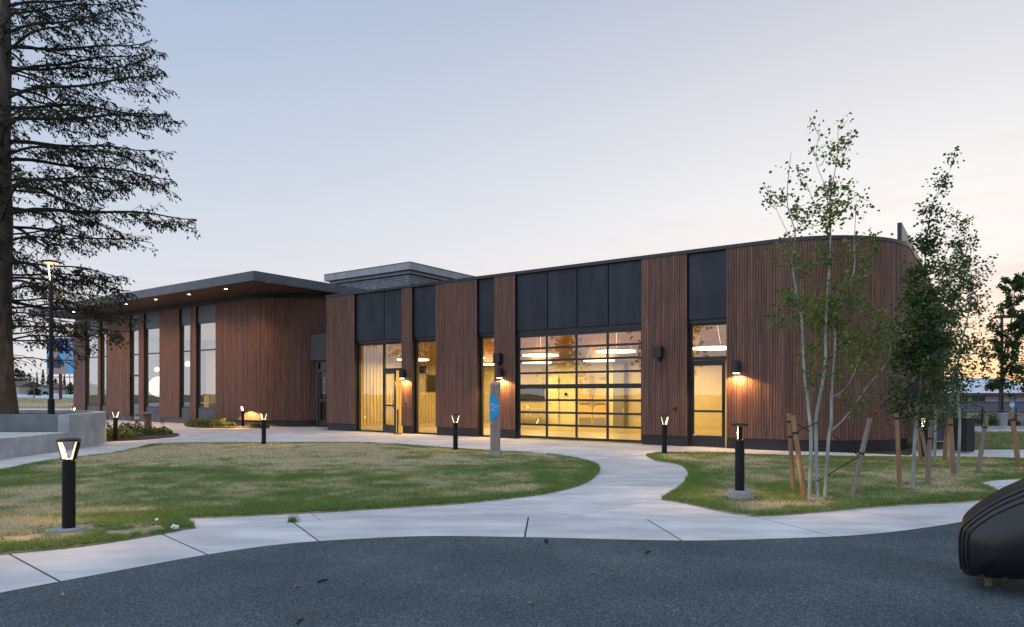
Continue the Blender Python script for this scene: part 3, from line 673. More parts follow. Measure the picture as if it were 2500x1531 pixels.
s, h, w = box_fix(988, 993, 983, 992.5, 'card_reader', 'small black card reader on the strip by the open door', 'card reader', .05); MB().box(-.01, .01, -.056, -.051, .02, .05).build('status_light', M_WHITE, s)
s, h, w = box_fix(1644.5, 1652, 992, 1002.5, 'card_reader', 'small black card reader left of the closed glazed door', 'card reader', .06); MB().box(-.03, .03, -.066, -.061, h - .02, h - .01).build('status_light', mat('red_led', (.3, .02, .02), .5, emit=(1, .05, .05), estr=.8), s)

# ------------------------------------------------------------------ the lobby wing on the left
LB = (-36.0, 22.0); LF = 18.9; NLG = LF + .135
lobby = thing('lobby_building', 'low dark timber wing with tall windows under a broad flat overhanging roof', 'building', (*W(*LB), 0), -AN)
def lp(mb, name, m, parent=None, **kw):
    par = parent or lobby
    return mb.build(name, m, par, loc=(-LB[0], -LB[1], 0) if par is lobby else (0, 0, 0), **kw)
LW0, LW1, SOF, FAS = .29, 5.88, 6.13, 6.50
for a, b in ((179, 207), (238.5, 244), (259, 316), (338, 350.5), (389, 437.5), (464, 478)):
    t0, t1 = T(a, LF), T(b, LF)
    wood_panel(lobby, LB, LF, t0, t1, LW0, LW1, .10)
TLC, RLC = -28.4, 3.5; NLC = LF + RLC
def larc(r, n=24): return [(TLC + r * math.sin(k / n * math.pi / 2), NLC - r * math.cos(k / n * math.pi / 2)) for k in range(n + 1)]
tl0 = T(526, LF)
def lskin(r0, r1, z0, z1):
    a = [(tl0, NLC - r0)] + larc(r0) + [(TLC + r0, 30)]; b = [(tl0, NLC - r1)] + larc(r1) + [(TLC + r1, 30)]
    return MB().prism(a + b[::-1], z0, z1)
cw2 = lp(lskin(RLC - .034, RLC - .3, LW0 + .002, LW1), 'wood_panel', M_BLACK)
boards(cw2, (0, 0), [(tl0, LF + .016)] + larc(RLC - .016, 30) + [(TLC + RLC - .016, NLC + 1)], LW0, LW1)
lp(lskin(RLC - .08, RLC - .3, -.02, LW0 - .002), 'plinth', M_BLACK)
lp(lskin(RLC - .06, RLC - .3, LW1 + .003, SOF), 'clerestory_band', M_BLACK)
tL = T(179, LF)
lp(MB().box(tL, tl0, LF + .085, LF + .3, LW1 + .003, SOF), 'clerestory_band', M_BLACK)
def lbar(par, t0, t1, z0, z1, n0=None, n1=None, name='frame'):
    return MB().box(t0 - LB[0], t1 - LB[0], (n0 or NLG - .03) - LB[1], (n1 or NLG + .03) - LB[1], z0, z1).build(name, M_FRAME, par)
def lpane(par, t0, t1, z0, z1): return MB().add([(t0 - LB[0], NLG - LB[1], z0), (t1 - LB[0], NLG - LB[1], z0), (t1 - LB[0], NLG - LB[1], z1), (t0 - LB[0], NLG - LB[1], z1)], [(0, 1, 2, 3)]).build('pane', M_GLASSC, par)
bays = [(207, 238.5, 'win'), (244, 259, 'win'), (316, 338, 'door'), (350.5, 389, 'win'), (437.5, 464, 'win'), (478, 526, 'win')]
ZS, ZH, ZM = .80, 5.06, 3.68
for a, b, kd in bays:
    t0, t1 = T(a, LF), T(b, LF)
    lp(MB().box(t0 + .01, t1 - .004, LF + .09, LF + .2, ZH + .02, LW1 - .002), 'steel_panel', M_GREY)
    w = bpy.data.objects.new('window', None); COL.objects.link(w); w.parent = lobby
    # deep jambs
    lbar(w, t0 - .01, t0 + .035, 0, ZH, LF + .103, NLG + .03, 'jamb'); lbar(w, t1 - .035, t1 + .01, 0, ZH, LF + .103, NLG + .03, 'jamb')
    x0, x1 = t0 + .036, t1 - .036
    lbar(w, x0, x1, ZH - .06, ZH + .018, LF + .095, NLG + .03, 'head')
    if kd == 'win':
        lp(MB().box(x0, x1, LF + .09, LF + .21, -.02, ZS - .02), 'steel_panel', M_GREY)
        lbar(w, x0, x1, ZS - .018, ZS + .04, LF + .08, NLG + .03, 'sill'); lbar(w, x0, x1, ZM - .035, ZM + .035)
        lpane(w, x0, x1, ZS + .04, ZM - .035); lpane(w, x0, x1, ZM + .035, ZH - .06)
    else:
        lbar(w, x0, x1, 2.47, 2.57); lbar(w, x0, x1, ZM - .035, ZM + .035); lpane(w, x0, x1, 2.57, ZM - .035); lpane(w, x0, x1, ZM + .035, ZH - .06)
        lbar(w, x0, x1, 0, .1); lbar(w, x1 - .09, x1, .1, 2.47, name='door_stile'); lbar(w, x0, x0 + .09, .1, 2.47, name='door_stile'); lpane(w, x0 + .09, x1 - .09, .1, 2.47)
for a, b in ((179, 207), (238.5, 244), (259, 316), (338, 350.5), (389, 437.5), (464, 478)):
    t0, t1 = T(a, LF), T(b, LF); lp(MB().box(t0 + .012, t1 - .012, LF + .101, LF + .3, -.02, LW1), 'backing_wall', M_GREY)
# roof slab, soffit and fascia panels
RT0, RT1, RN0, RN1 = -46.6, -24.42, 16.65, 33.0
lp(MB().box(RT0 + .03, RT1 - .03, RN0 + .03, RN1, SOF + .004, FAS - .02), 'roof', M_CAP)
sp = lp(MB().box(RT0 + .05, RT1 - .05, RN0 + .05, RN1, SOF - .012, SOF), 'soffit', M_SOFFIT)
js = [RT0, -45.1, -42.15, -39.2, -36.25, -33.3, -30.35, -27.4, RT1]
for i in range(len(js) - 1): lp(MB().box(js[i] + .006, js[i + 1] - (.006 if i < 7 else 0), RN0, RN0 + .028, SOF - .02, FAS), 'fascia_panel', M_FASCIA, bevel=.003)
jn = [RN0 + .03, 19.6, 22.6, 25.6, 28.6, RN1]
for i in range(len(jn) - 1): lp(MB().box(RT1 - .028, RT1, jn[i] + .004, jn[i + 1] - .006, SOF - .02, FAS), 'fascia_panel', M_FASCIA, bevel=.003)
for k in range(7):
    t = -42.15 + 2.95 * k
    lit = k < 6
    d = thing('soffit_light', 'unlit recessed downlight near the roof corner of the left wing' if not lit else
              ['lit soffit downlight behind the spruce branches', 'lit soffit downlight second from the left end', 'lit soffit downlight over the lobby door', 'lit soffit downlight over the tall middle window', 'lit soffit downlight over the slim pilaster', 'lit soffit downlight nearest the roof corner'][k], 'downlight', (*W(t, 17.3), SOF - .014), -AN, 'downlights along the soffit')
    MB().lathe([(.085, -.012), (.095, -.008), (.095, 0)], 20).build('trim_ring', M_CHROME, d)
    MB().lathe([(.06, -.016), (.06, -.0125)], 16).build('lens', M_LEDHOT if lit else M_CHROME, d)
    if lit: lamp('downlight', 'SPOT', d, (0, 0, -.03), 340, (1, .54, .19), .04, R(130), .8)
# lobby interior
lp(MB().box(tL + .1, TLC - .2, NLG + .1, 29, -.03, .012), 'interior_floor', M_FLOOR)
lp(MB().box(tL + .1, TLC - .2, NLG + .1, 29, 5.3, 5.36), 'interior_ceiling', mat('white_ceiling', (.6, .58, .55), .8))
lp(MB().box(tL + .1, TLC - .2, 27.5, 27.6, 0, 5.3), 'interior_wall', M_TAN)
lp(MB().box(tL + .02, tL + .12, NLG - .0, 29, 0, SOF - .02), 'end_wall', M_BLACK)
lp(MB().box(TLC - .4, TLC - .3, NLG + .2, 27.4, 0, 5.3), 'interior_wall', mat('light_plaster', (.62, .6, .55), .8))
for t in (-43, -39, -35, -31): lamp('lobby_light', 'AREA', lobby, (t - LB[0], 24.0 - LB[1], 5.2), 210, (1, .74, .42), 1.5)
def globe(x, y, Y, r, label):
    P = at(x, y, Y); g = thing('globe_pendant', label, 'pendant light', P, 0, 'globe pendants in the lobby')
    bm = bmesh.new(); bmesh.ops.create_uvsphere(bm, u_segments=24, v_segments=14, radius=r); me = bpy.data.meshes.new('globe'); bm.to_mesh(me); bm.free(); me.materials.append(M_GLOBE); me.polygons.foreach_set('use_smooth', [True] * len(me.polygons)); link('globe', me, g)
    MB().tube([(0, 0, r), (0, 0, 5.3 - P.z)], .01, 6).build('cord', M_FRAME, g)
globe(458, 888.6, 40.5, .17, 'small bright globe pendant behind the slim pilaster')
globe(383, 902, 40.5, .15, 'small bright globe pendant in the tall middle window')
globe(262, 898, 44, .2, 'globe pendant behind the left slit window')
globe(390, 944, 41, .62, 'large white globe lamp low in the tall middle window')
for k, (x, lb) in enumerate(((515, 'right-hand grey chair behind the corner window'), (455, 'grey chair behind the slim window'), (372, 'grey chair under the large globe'))):
    P = at(x, 985, 41); ch = thing('lounge_chair', lb, 'chair', (P.x, P.y, .012), .4 * k, 'lounge chairs in the lobby')
    cm = mat('grey_upholstery', (.12, .13, .17), .8)
    MB().box(-.35, .35, -.35, .3, .2, .45).build('seat', cm, ch, bevel=.05); MB().box(-.35, .35, .22, .38, .3, .95).build('backrest', cm, ch, bevel=.05)
    for sx in (-.3, .3):
        for sy in (-.3, .3): MB().tube([(sx, sy, 0), (sx, sy, .2)], .02, 6).build('leg', M_CHROME, ch)
P = at(488, 985, 41); sh = thing('book_shelf', 'pale timber shelf behind the corner window of the left wing', 'shelf', (P.x, P.y, .012), -AN)
for x in (-.7, .67): MB().box(x, x + .03, -.15, .15, 0, 1.4).build('side_panel', M_OAK, sh)
for z in (.05, .5, .95, 1.37): MB().box(-.67, .67, -.15, .15, z, z + .03).build('shelf_board', M_OAK, sh)

# dark entrance link between the two wings
LK0 = (-24.0, 20.6)
ent = thing('entrance_link', 'recessed dark entrance between the two timber wings', 'building', (*W(*LK0), 0), -AN)
def ep(t0, t1, n0, n1, z0, z1, name, m): return MB().box(t0 - LK0[0], t1 - LK0[0], n0 - LK0[1], n1 - LK0[1], z0, z1).build(name, m, ent)
ep(-25.35, -22.58, 20.2, 20.9, 3.02, 4.2, 'canopy_box', M_BLACK)
ep(-25.2, -25.05, 20.4, 20.55, 0, 3.018, 'door_frame', M_FRAME); ep(-22.75, -22.6, 20.4, 20.55, 0, 3.018, 'door_frame', M_FRAME)
ep(-25.05, -22.75, 20.4, 20.55, 2.5, 2.62, 'transom_bar', M_FRAME); ep(-25.05, -22.75, 20.4, 20.55, 2.94, 3.018, 'door_frame', M_FRAME)
for i in range(2):
    a = -25.04 + i * 1.15
    ep(a, a + .1, 20.43, 20.5, .02, 2.498, 'door_stile', M_FRAME); ep(a + 1.04, a + 1.14, 20.43, 20.5, .02, 2.498, 'door_stile', M_FRAME)
    ep(a + .1, a + 1.04, 20.43, 20.5, .02, .3, 'door_rail', M_FRAME); ep(a + .1, a + 1.04, 20.43, 20.5, 1.15, 1.27, 'door_rail', M_FRAME)
    MB().add([(a + .1 - LK0[0], -.14, .3), (a + 1.04 - LK0[0], -.14, .3), (a + 1.04 - LK0[0], -.14, 2.5), (a + .1 - LK0[0], -.14, 2.5)], [(0, 1, 2, 3)]).build('pane', M_GLASSD, ent)
MB().add([(-25.05 - LK0[0], -.14, 2.62), (-22.75 - LK0[0], -.14, 2.62), (-22.75 - LK0[0], -.14, 2.94), (-25.05 - LK0[0], -.14, 2.94)], [(0, 1, 2, 3)]).build('pane', M_GLASSD, ent)
ep(-25.2, -22.6, 24.5, 24.6, 0, 3.0, 'interior_wall', M_SLATS); ep(-25.22, -25.12, 20.56, 24.49, 0, 3.0, 'interior_wall', M_SLATS); ep(-25.2, -22.6, 20.56, 24.5, -.03, .01, 'interior_floor', M_FLOOR); ep(-25.3, -22.5, 20.9, 24.6, 3.02, 3.1, 'interior_ceiling', M_CEIL)
lamp('entrance_light', 'AREA', ent, (-23.9 - LK0[0], 2, 2.95), 5, (1, .52, .16), .6)
text('door_lettering', 'E\nH\na\nll\nd\nv', .16, M_WHITE, ent, (-24.72 - LK0[0], -.16, 2.15), (R(90), 0, 0))

# brick tower rising behind
TB = (-28.6, 31.0)
tower = thing('brick_building', 'older grey brick building with a pale stone cornice behind the timber wings', 'building', (*W(*TB), 0), -AN)
def tp(mb, name, m, **kw): return mb.build(name, m, tower, loc=(-TB[0], -TB[1], 0), **kw)
BT0, BT1, BN0, BN1 = -31.75, -25.55, 26.9, 36.5
tp(MB().box(BT0, BT1, BN0, BN1, 0, 7.95), 'wall', M_MORTAR)
def bricks(z0, z1):
    mb = MB(); bh, bl, g = .118, .32, .030; r = 0; z = z0
    while z < z1:
        o = (r % 2) * bl / 2
        t = BT0 - o
        while t < BT1:
            a, b = max(t, BT0), min(t + bl - g, BT1); d = random.uniform(.008, .016)
            if b - a > .04: mb.box(a, b, BN0 - d, BN0 + .03, z, z + bh - g)
            t += bl
        n = BN0 - o
        while n < BN0 + 9:
            a, b = max(n, BN0 + .031), n + bl - g; d = random.uniform(.008, .016)
            if b - a > .04: mb.box(BT1 - .03, BT1 + d, a, b, z, z + bh - g)
            n += bl
        z += bh; r += 1
    return mb
o = tp(bricks(6.4, 7.93), 'brickwork', M_BRICK); o['kind'] = 'stuff'
tp(MB().box(BT0 - .12, BT1 + .12, BN0 - .12, BN1, 7.97, 8.13), 'cornice', M_STONE)
tp(MB().box(BT0 - .34, BT1 + .34, BN0 - .34, BN1, 8.132, 8.5), 'cornice', M_STONE)
tp(MB().box(BT0 - .36, BT1 + .36, BN0 - .36, BN1, 8.502, 8.53), 'coping', M_FASCIA)

# ------------------------------------------------------------------ concrete seat wall and planter on the left
PW = (-13.0, 20.0)
sw = thing('seat_wall', 'curved cast concrete planter wall with a stepped bench at the left edge', 'planter wall', (*PW, 0))
wall_line = smoothline([(-12.0, 18.5), (-12.06, 19.3), (-12.32, 20.4), (-12.72, 21.4), (-13.4, 22.35), (-14.3, 23.15), (-15.6, 23.8), (-17.4, 24.3), (-20, 24.7), (-27, 25)], 5)
def ribbon(line, w, z0, z1):
    P = [Vector(p) for p in line]; o = []
    for i, p in enumerate(P):
        d = (P[min(i + 1, len(P) - 1)] - P[max(i - 1, 0)]).normalized(); o.append((p.x - d.y * w, p.y + d.x * w))
    return MB().prism([tuple(p) for p in line] + o[::-1], z0, z1)
def swp(mb, name, m, **kw): return mb.build(name, m, sw, loc=(-PW[0], -PW[1], 0), **kw)
swp(ribbon(wall_line[:21], .30, -.02, .94), 'wall_segment', M_WALLCONC); swp(ribbon([wall_line[20], *wall_line[21:]], .30, -.02, .938), 'wall_segment', M_WALLCONC)
M_DARKCONC = mat('dark_concrete', (.10, .12, .145), .7, color2=(.17, .195, .22), scale=1.8, bump=.12, bscale=25, detail=10, objrand=.05)  # darker blue-grey concrete for the upper wall's camera-facing run
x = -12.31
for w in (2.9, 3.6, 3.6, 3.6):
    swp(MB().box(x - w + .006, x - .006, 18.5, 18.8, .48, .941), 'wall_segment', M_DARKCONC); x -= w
yy = [(-11.55, 13.2), (-11.75, 15.0), (-11.86, 17.2), (-11.96, 18.49)]
swp(MB().prism([(-11.42, 11.6), (-11.76, 16.15), (-28, 16.15), (-28, 11.6)], -.02, .475), 'bench_block', M_WALLCONC); swp(MB().prism([(-11.762, 16.162), (-11.92, 18.49), (-28, 18.49), (-28, 16.162)], -.02, .473), 'bench_block', M_WALLCONC)
swp(MB().prism([(-12.35, 18.82), (-12.55, 20.3), (-13.1, 21.6), (-14.4, 22.8), (-17.4, 23.9), (-27, 24.6), (-27, 18.82)], .1, .84), 'planting_soil', M_MULCH)

# ------------------------------------------------------------------ planting beds and shrubs
def bed_poly(px, name='planting_bed'):
    MB().prism([G(*p) for p in px], -.05, .03).build(name, M_MULCH, kind='structure')
bed_poly(smoothline([(215, 1064), (260, 1052), (320, 1050.5), (380, 1054), (425, 1058.5), (438, 1062), (430, 1066), (395, 1070), (340, 1074.5), (282, 1077.5), (235, 1080)], 4))
bed_poly(smoothline([(452, 1040), (458, 1035), (480, 1031), (540, 1030), (640, 1041), (658, 1044), (640, 1045), (560, 1045.3), (490, 1044.5), (462, 1042.5)], 4))
def leaf_cloud(n, fn, size, elong=1.6, droop=0.0):
    """n leaves, each a kite quad; fn(n) -> centres"""
    c = fn(n); n = len(c); d = rng.normal(size=(n, 3)); d[:, 2] = d[:, 2] * .6 - droop; d /= np.linalg.norm(d, axis=1)[:, None]
    r = rng.normal(size=(n, 3)); s = np.cross(d, r); s /= np.linalg.norm(s, axis=1)[:, None] + 1e-9
    L = (size * rng.uniform(.7, 1.25, n))[:, None]; w = L / elong * .5
    return np.stack([c - d * L * .5, c + s * w - d * L * .08, c + d * L * .5, c - s * w - d * L * .08], 1).reshape(-1, 3)
def shrub(x, y, h, r, label, n=260, size=.085, m=None, group='low shrubs in the planting beds', red=0):
    X, Y = G(x, y, .03); s = thing('shrub', label, 'shrub', (X, Y, .03), 0, group)
    def fn(k):
        a = rng.uniform(0, 2 * np.pi, k); q = np.sqrt(rng.random(k)) * r; z = h * (1 - (q / r) ** 2 * .6) * rng.uniform(.25, 1.0, k)
        return np.stack([np.cos(a) * q, np.sin(a) * q, z], 1)
    link('foliage', fast_mesh('foliage', leaf_cloud(n, fn, size), 4, m or M_SHRUB, {'tint': rng.random(n)}), s)
    mb = MB()
    for k in range(6):
        a = random.uniform(0, 6.28); mb.tube([(0, 0, 0), (math.cos(a) * r * .4, math.sin(a) * r * .4, h * .7)], .006, 5)
    mb.build('stem', M_TWIG, s)
    if red:
        mb = MB(); pts = []
        for k in range(red):
            a = random.uniform(0, 6.28); q = random.uniform(0, r); hh = h * random.uniform(1.3, 1.9); mb.tube([(math.cos(a) * q * .5, math.sin(a) * q * .5, 0), (math.cos(a) * q, math.sin(a) * q, hh)], .004, 4)
            pts += [(math.cos(a) * q, math.sin(a) * q, hh + j * .02) for j in range(-8, 2)]
        mb.build('flower_stem', M_TWIG, s); pts = np.array(pts) + rng.normal(0, .012, (len(pts), 3))
        link('flower', fast_mesh('flower', leaf_cloud(len(pts), lambda k: pts, .04), 4, M_RED, {'tint': rng.random(len(pts))}), s)
for a in [(262, 1062, .45, .35, 'reddish tall plant against the end of the concrete wall', 5), (296, 1071, .42, .42, 'bright green plant beside the bollard in the left bed', 0), (316, 1068, .38, .4, 'yellow-green plant in the middle of the left bed', 0),
          (330, 1060, .55, .35, 'tall leggy plant at the back of the left bed', 0), (273, 1072, .32, .35, 'low plant left of the bollard in the left bed', 0), (345, 1062, .32, .35, 'small plant left of the slanted plaque', 4), (372, 1061, .3, .32, 'small plant right of the slanted plaque', 3), (400, 1061, .3, .3, 'last small plant near the tip of the left bed', 3), (305, 1056, .4, .35, 'dark plant behind the bollard in the left bed', 3)]:
    shrub(a[0], a[1], a[2], a[3], a[4], red=a[5])
for a in [(470, 1040, .35, .35, 'low plant at the left tip of the facade bed', 3), (488, 1041, .45, .42, 'leafy shrub under the corner window', 0), (507, 1041.5, .3, .3, 'small plant between two leafier shrubs', 0), (530, 1041.5, .6, .5, 'largest leafy shrub at the foot of the curved wall', 3), (540, 1042.5, .35, .25, 'thin reddish plant at the foot of the curved wall', 5),
          (560, 1043.5, .30, .3, 'rounded shrub left of the glowing wall bollard', 0), (625, 1043.8, .22, .25, 'small shrub right of the glowing wall bollard', 0), (643, 1043.5, .22, .22, 'last little shrub at the right tip of the facade bed', 0)]:
    shrub(a[0], a[1], a[2], a[3], a[4], red=a[5])

# ------------------------------------------------------------------ bollard lights
def make_bollard(label, foot=.0, rz=0, loc=(0, 0, 0), e=42, round_cap=False, ph=.70):
    b = thing('bollard_light', label, 'bollard light', loc, rz, 'bollard lights along the paths')
    z0 = foot
    if foot:
        MB().lathe([(.162, -.02), (.165, foot - .02), (.152, foot)], 28).build('footing', mat('footing_concrete', (.26, .25, .26), .9, color2=(.36, .34, .33), scale=8, bump=.2), b, smooth=True)
    MB().lathe([(.064, z0), (.064, z0 + ph), (.058, z0 + ph + .004), (.058, z0 + ph + .03)], 24).build('post', M_BOLL, b, smooth=True)
    top = z0 + ph + .215
    MB().lathe([(.095, top), (.118, top + .009), (.118, top + .022), (.09, top + .036), (.03, top + .041)], 28).build('cap', M_BOLL, b, smooth=True)
    def slat(x0, x1, X0, X1, d, za, zb2): return MB().add([(x0, -d, za), (x1, -d, za), (x1, d, za), (x0, d, za), (X0, -d, zb2), (X1, -d, zb2), (X1, d, zb2), (X0, d, zb2)], [(0, 1, 2, 3), (4, 5, 6, 7), (0, 1, 5, 4), (1, 2, 6, 5), (2, 3, 7, 6), (3, 0, 4, 7)])
    zb_ = z0 + ph + .022
    for sgn in (-1, 1):   # tapered arms: dark back, lit inner strip
        slat(sgn * .058, sgn * .066, sgn * .106, sgn * .116, .028, zb_, top).build('arm', M_BOLL, b)
        slat(sgn * .036, sgn * .057, sgn * .087, sgn * .105, .026, zb_ + .012, top - .002).build('light_strip', M_LED, b)
    MB().box(-.052, .052, -.028, .028, zb_ - .008, zb_ + .010).build('light_strip', M_LED, b)
    lamp('bollard_lamp', 'SPOT', b, (0, 0, top - .03), e, (1, .58, .22), .03, R(134), .25)
    return b
def gl(x, y): X, Y = G(x, y); return (X, Y, 0.0)
make_bollard('large black bollard light in the left foreground grass', .045, 0, gl(168, 1298), 48, ph=.72)
make_bollard('bollard light on a thick concrete drum footing before the staked trees', .145, R(76), gl(1806, 1222), 48, ph=.69)
make_bollard('bollard light left of the blue wayfinding sign', .02, R(8), gl(1112, 1101))
make_bollard('bollard light at the back edge of the lawn facing the curved corner', .02, R(0), gl(644, 1087))
make_bollard('bollard light at the lawn tip left of the closed glazed door', .02, R(12), gl(1622, 1110))
make_bollard('bollard light in the planting bed beside the concrete wall end', .02, R(40), gl(282, 1076))
bX, bY = W(T(593, LF - .42), LF - .42)
make_bollard('bollard light that glows against the curved timber corner', .02, R(-28), (bX, bY, 0), 520)
P = at(177, 1012, 29); make_bollard('bollard light showing just above the concrete wall beside the corner pier', .02, R(60), (P.x, P.y, 0))
make_bollard('bollard light hidden among the aspen trunks', .02, R(35), gl(2251, 1119))

# ------------------------------------------------------------------ wayfinding totem
X, Y = G(1209, 1111)
tt = thing('wayfinding_sign', 'grey plank totem with a blue sign plate on the lawn edge', 'sign', (X, Y, 0), R(-12))
MB().box(-.13, .15, -.13, .13, -.02, .10).build('base', mat('footing_concrete', (.26, .25, .26), .9), tt); MB().box(-.104, .104, -.06, .07, .10, 1.68).build('core', M_BLACK, tt)
for k, (x0, x1) in enumerate(((-.108, -.040), (-.031, .010), (.019, .060), (.069, .108))):
    zt = 1.80
    MB().add([(x0, -.09, .10), (x1, -.09, .10), (x1, .09, .10), (x0, .09, .10), (x0, -.09, zt - .07), (x1, -.09, zt - .07), (x1, .09, zt), (x0, .09, zt)], [(0, 1, 2, 3), (4, 5, 6, 7), (0, 1, 5, 4), (1, 2, 6, 5), (2, 3, 7, 6), (3, 0, 4, 7)]).build('plank', M_TOTEM, tt, bevel=.002)
    for z in (.16, .72): MB().lathe([(.008, 0), (.008, .006)], 8).build('screw', M_BLACK, tt, loc=((x0 + x1) / 2, -.09, z)).rotation_euler = (R(90), 0, 0)
pl = [(-.114, .84), (-.02, .84), (.0, .90), (.03, .945), (.085, .97), (.112, 1.02), (.112, 1.32), (.085, 1.35), (.04, 1.37), (.02, 1.43), (-.01, 1.48), (-.114, 1.49)]
mb = MB(); mb.prism(pl, 0, .012); sp_ = mb.build('sign_plate', M_CYAN, tt); sp_.rotation_euler = (R(90), 0, 0); sp_.location = (0, -.094, 0)
text('sign_text', 'Bennett\nCommunity\nRoom', .034, M_WHITE, tt, (-.028, -.108, 1.225), (R(90), 0, 0)); text('sign_text', 'Library', .034, M_WHITE, tt, (-.028, -.108, 1.095), (R(90), 0, 0))
for z in (1.22, 1.09):
    mb = MB(); mb.prism([(-.008, 0), (.008, 0), (.008, .03), (.02, .03), (0, .055), (-.02, .03), (-.008, .03)], 0, .002); a = mb.build('arrow', M_WHITE, tt, loc=(-.055, -.107, z)); a.rotation_euler = (R(90), 0, 0)
# slanted plaque in the left bed
X, Y = G(361, 1057)
pq = thing('plaque_stand', 'small slanted interpretive plaque on a timber post in the left bed', 'sign', (X, Y, .0), R(-25))
MB().box(-.09, .09, -.09, .09, 0, .72).build('post', M_STAKE, pq, bevel=.004)
MB().add([(-.34, -.24, .715), (.34, -.24, .715), (.34, .20, .80), (-.34, .20, .80), (-.34, -.24, .735), (.34, -.24, .735), (.34, .20, .82), (-.34, .20, .82)], [(3, 2, 1, 0), (4, 5, 6, 7), (0, 1, 5, 4), (1, 2, 6, 5), (2, 3, 7, 6), (3, 0, 4, 7)]).build('plaque', M_GREY, pq)
# stanchion holding the open door
X, Y = G(971, 1060)
stn = thing('door_stop_post', 'black floor post standing in the open doorway', 'post', (X, Y, 0), 0)
MB().lathe([(.16, 0), (.16, .015), (.10, .035), (.03, .05)], 20).build('foot', M_BLACK, stn, smooth=True); MB().tube([(0, 0, .04), (0, 0, .93)], .028, 12).build('post', M_BLACK, stn)

# ------------------------------------------------------------------ lamp post by the planter
P = at(125, 1012, 20.0)
lpst = thing('street_lamp', 'tall black lamp post with a lit disc head behind the concrete wall', 'street lamp', (P.x, P.y, .84))
zt = 1.5 + 326 / F * 20 - .84
MB().tube([(0, 0, 0), (0, 0, zt - .58)], .058, 16).build('pole', M_BOLL, lpst, smooth=True)
MB().lathe([(.09, 0), (.09, .5), (.06, .52)], 16).build('base_cover', M_BOLL, lpst)
MB().lathe([(.20, zt - .07), (.27, zt - .06), (.275, zt - .04), (.18, zt - .01), (.05, zt)], 32).build('cap', M_BOLL, lpst, smooth=True)
MB().lathe([(.19, zt - .082), (.19, zt - .072)], 28).build('light_plate', mat('lamp_plate', (.5, .4, .25), .5, emit=(1, .66, .3), estr=1.2), lpst)
for s in (-1, 1):
    MB().tube([(s * .035, 0, zt - .60), (s * .085, 0, zt - .09)], .016, 8).build('arm', M_LED if s < 0 else M_BOLL, lpst)
lamp('post_lamp', 'SPOT', lpst, (0, 0, zt - .1), 420, (1, .70, .34), .15, R(150), .5)

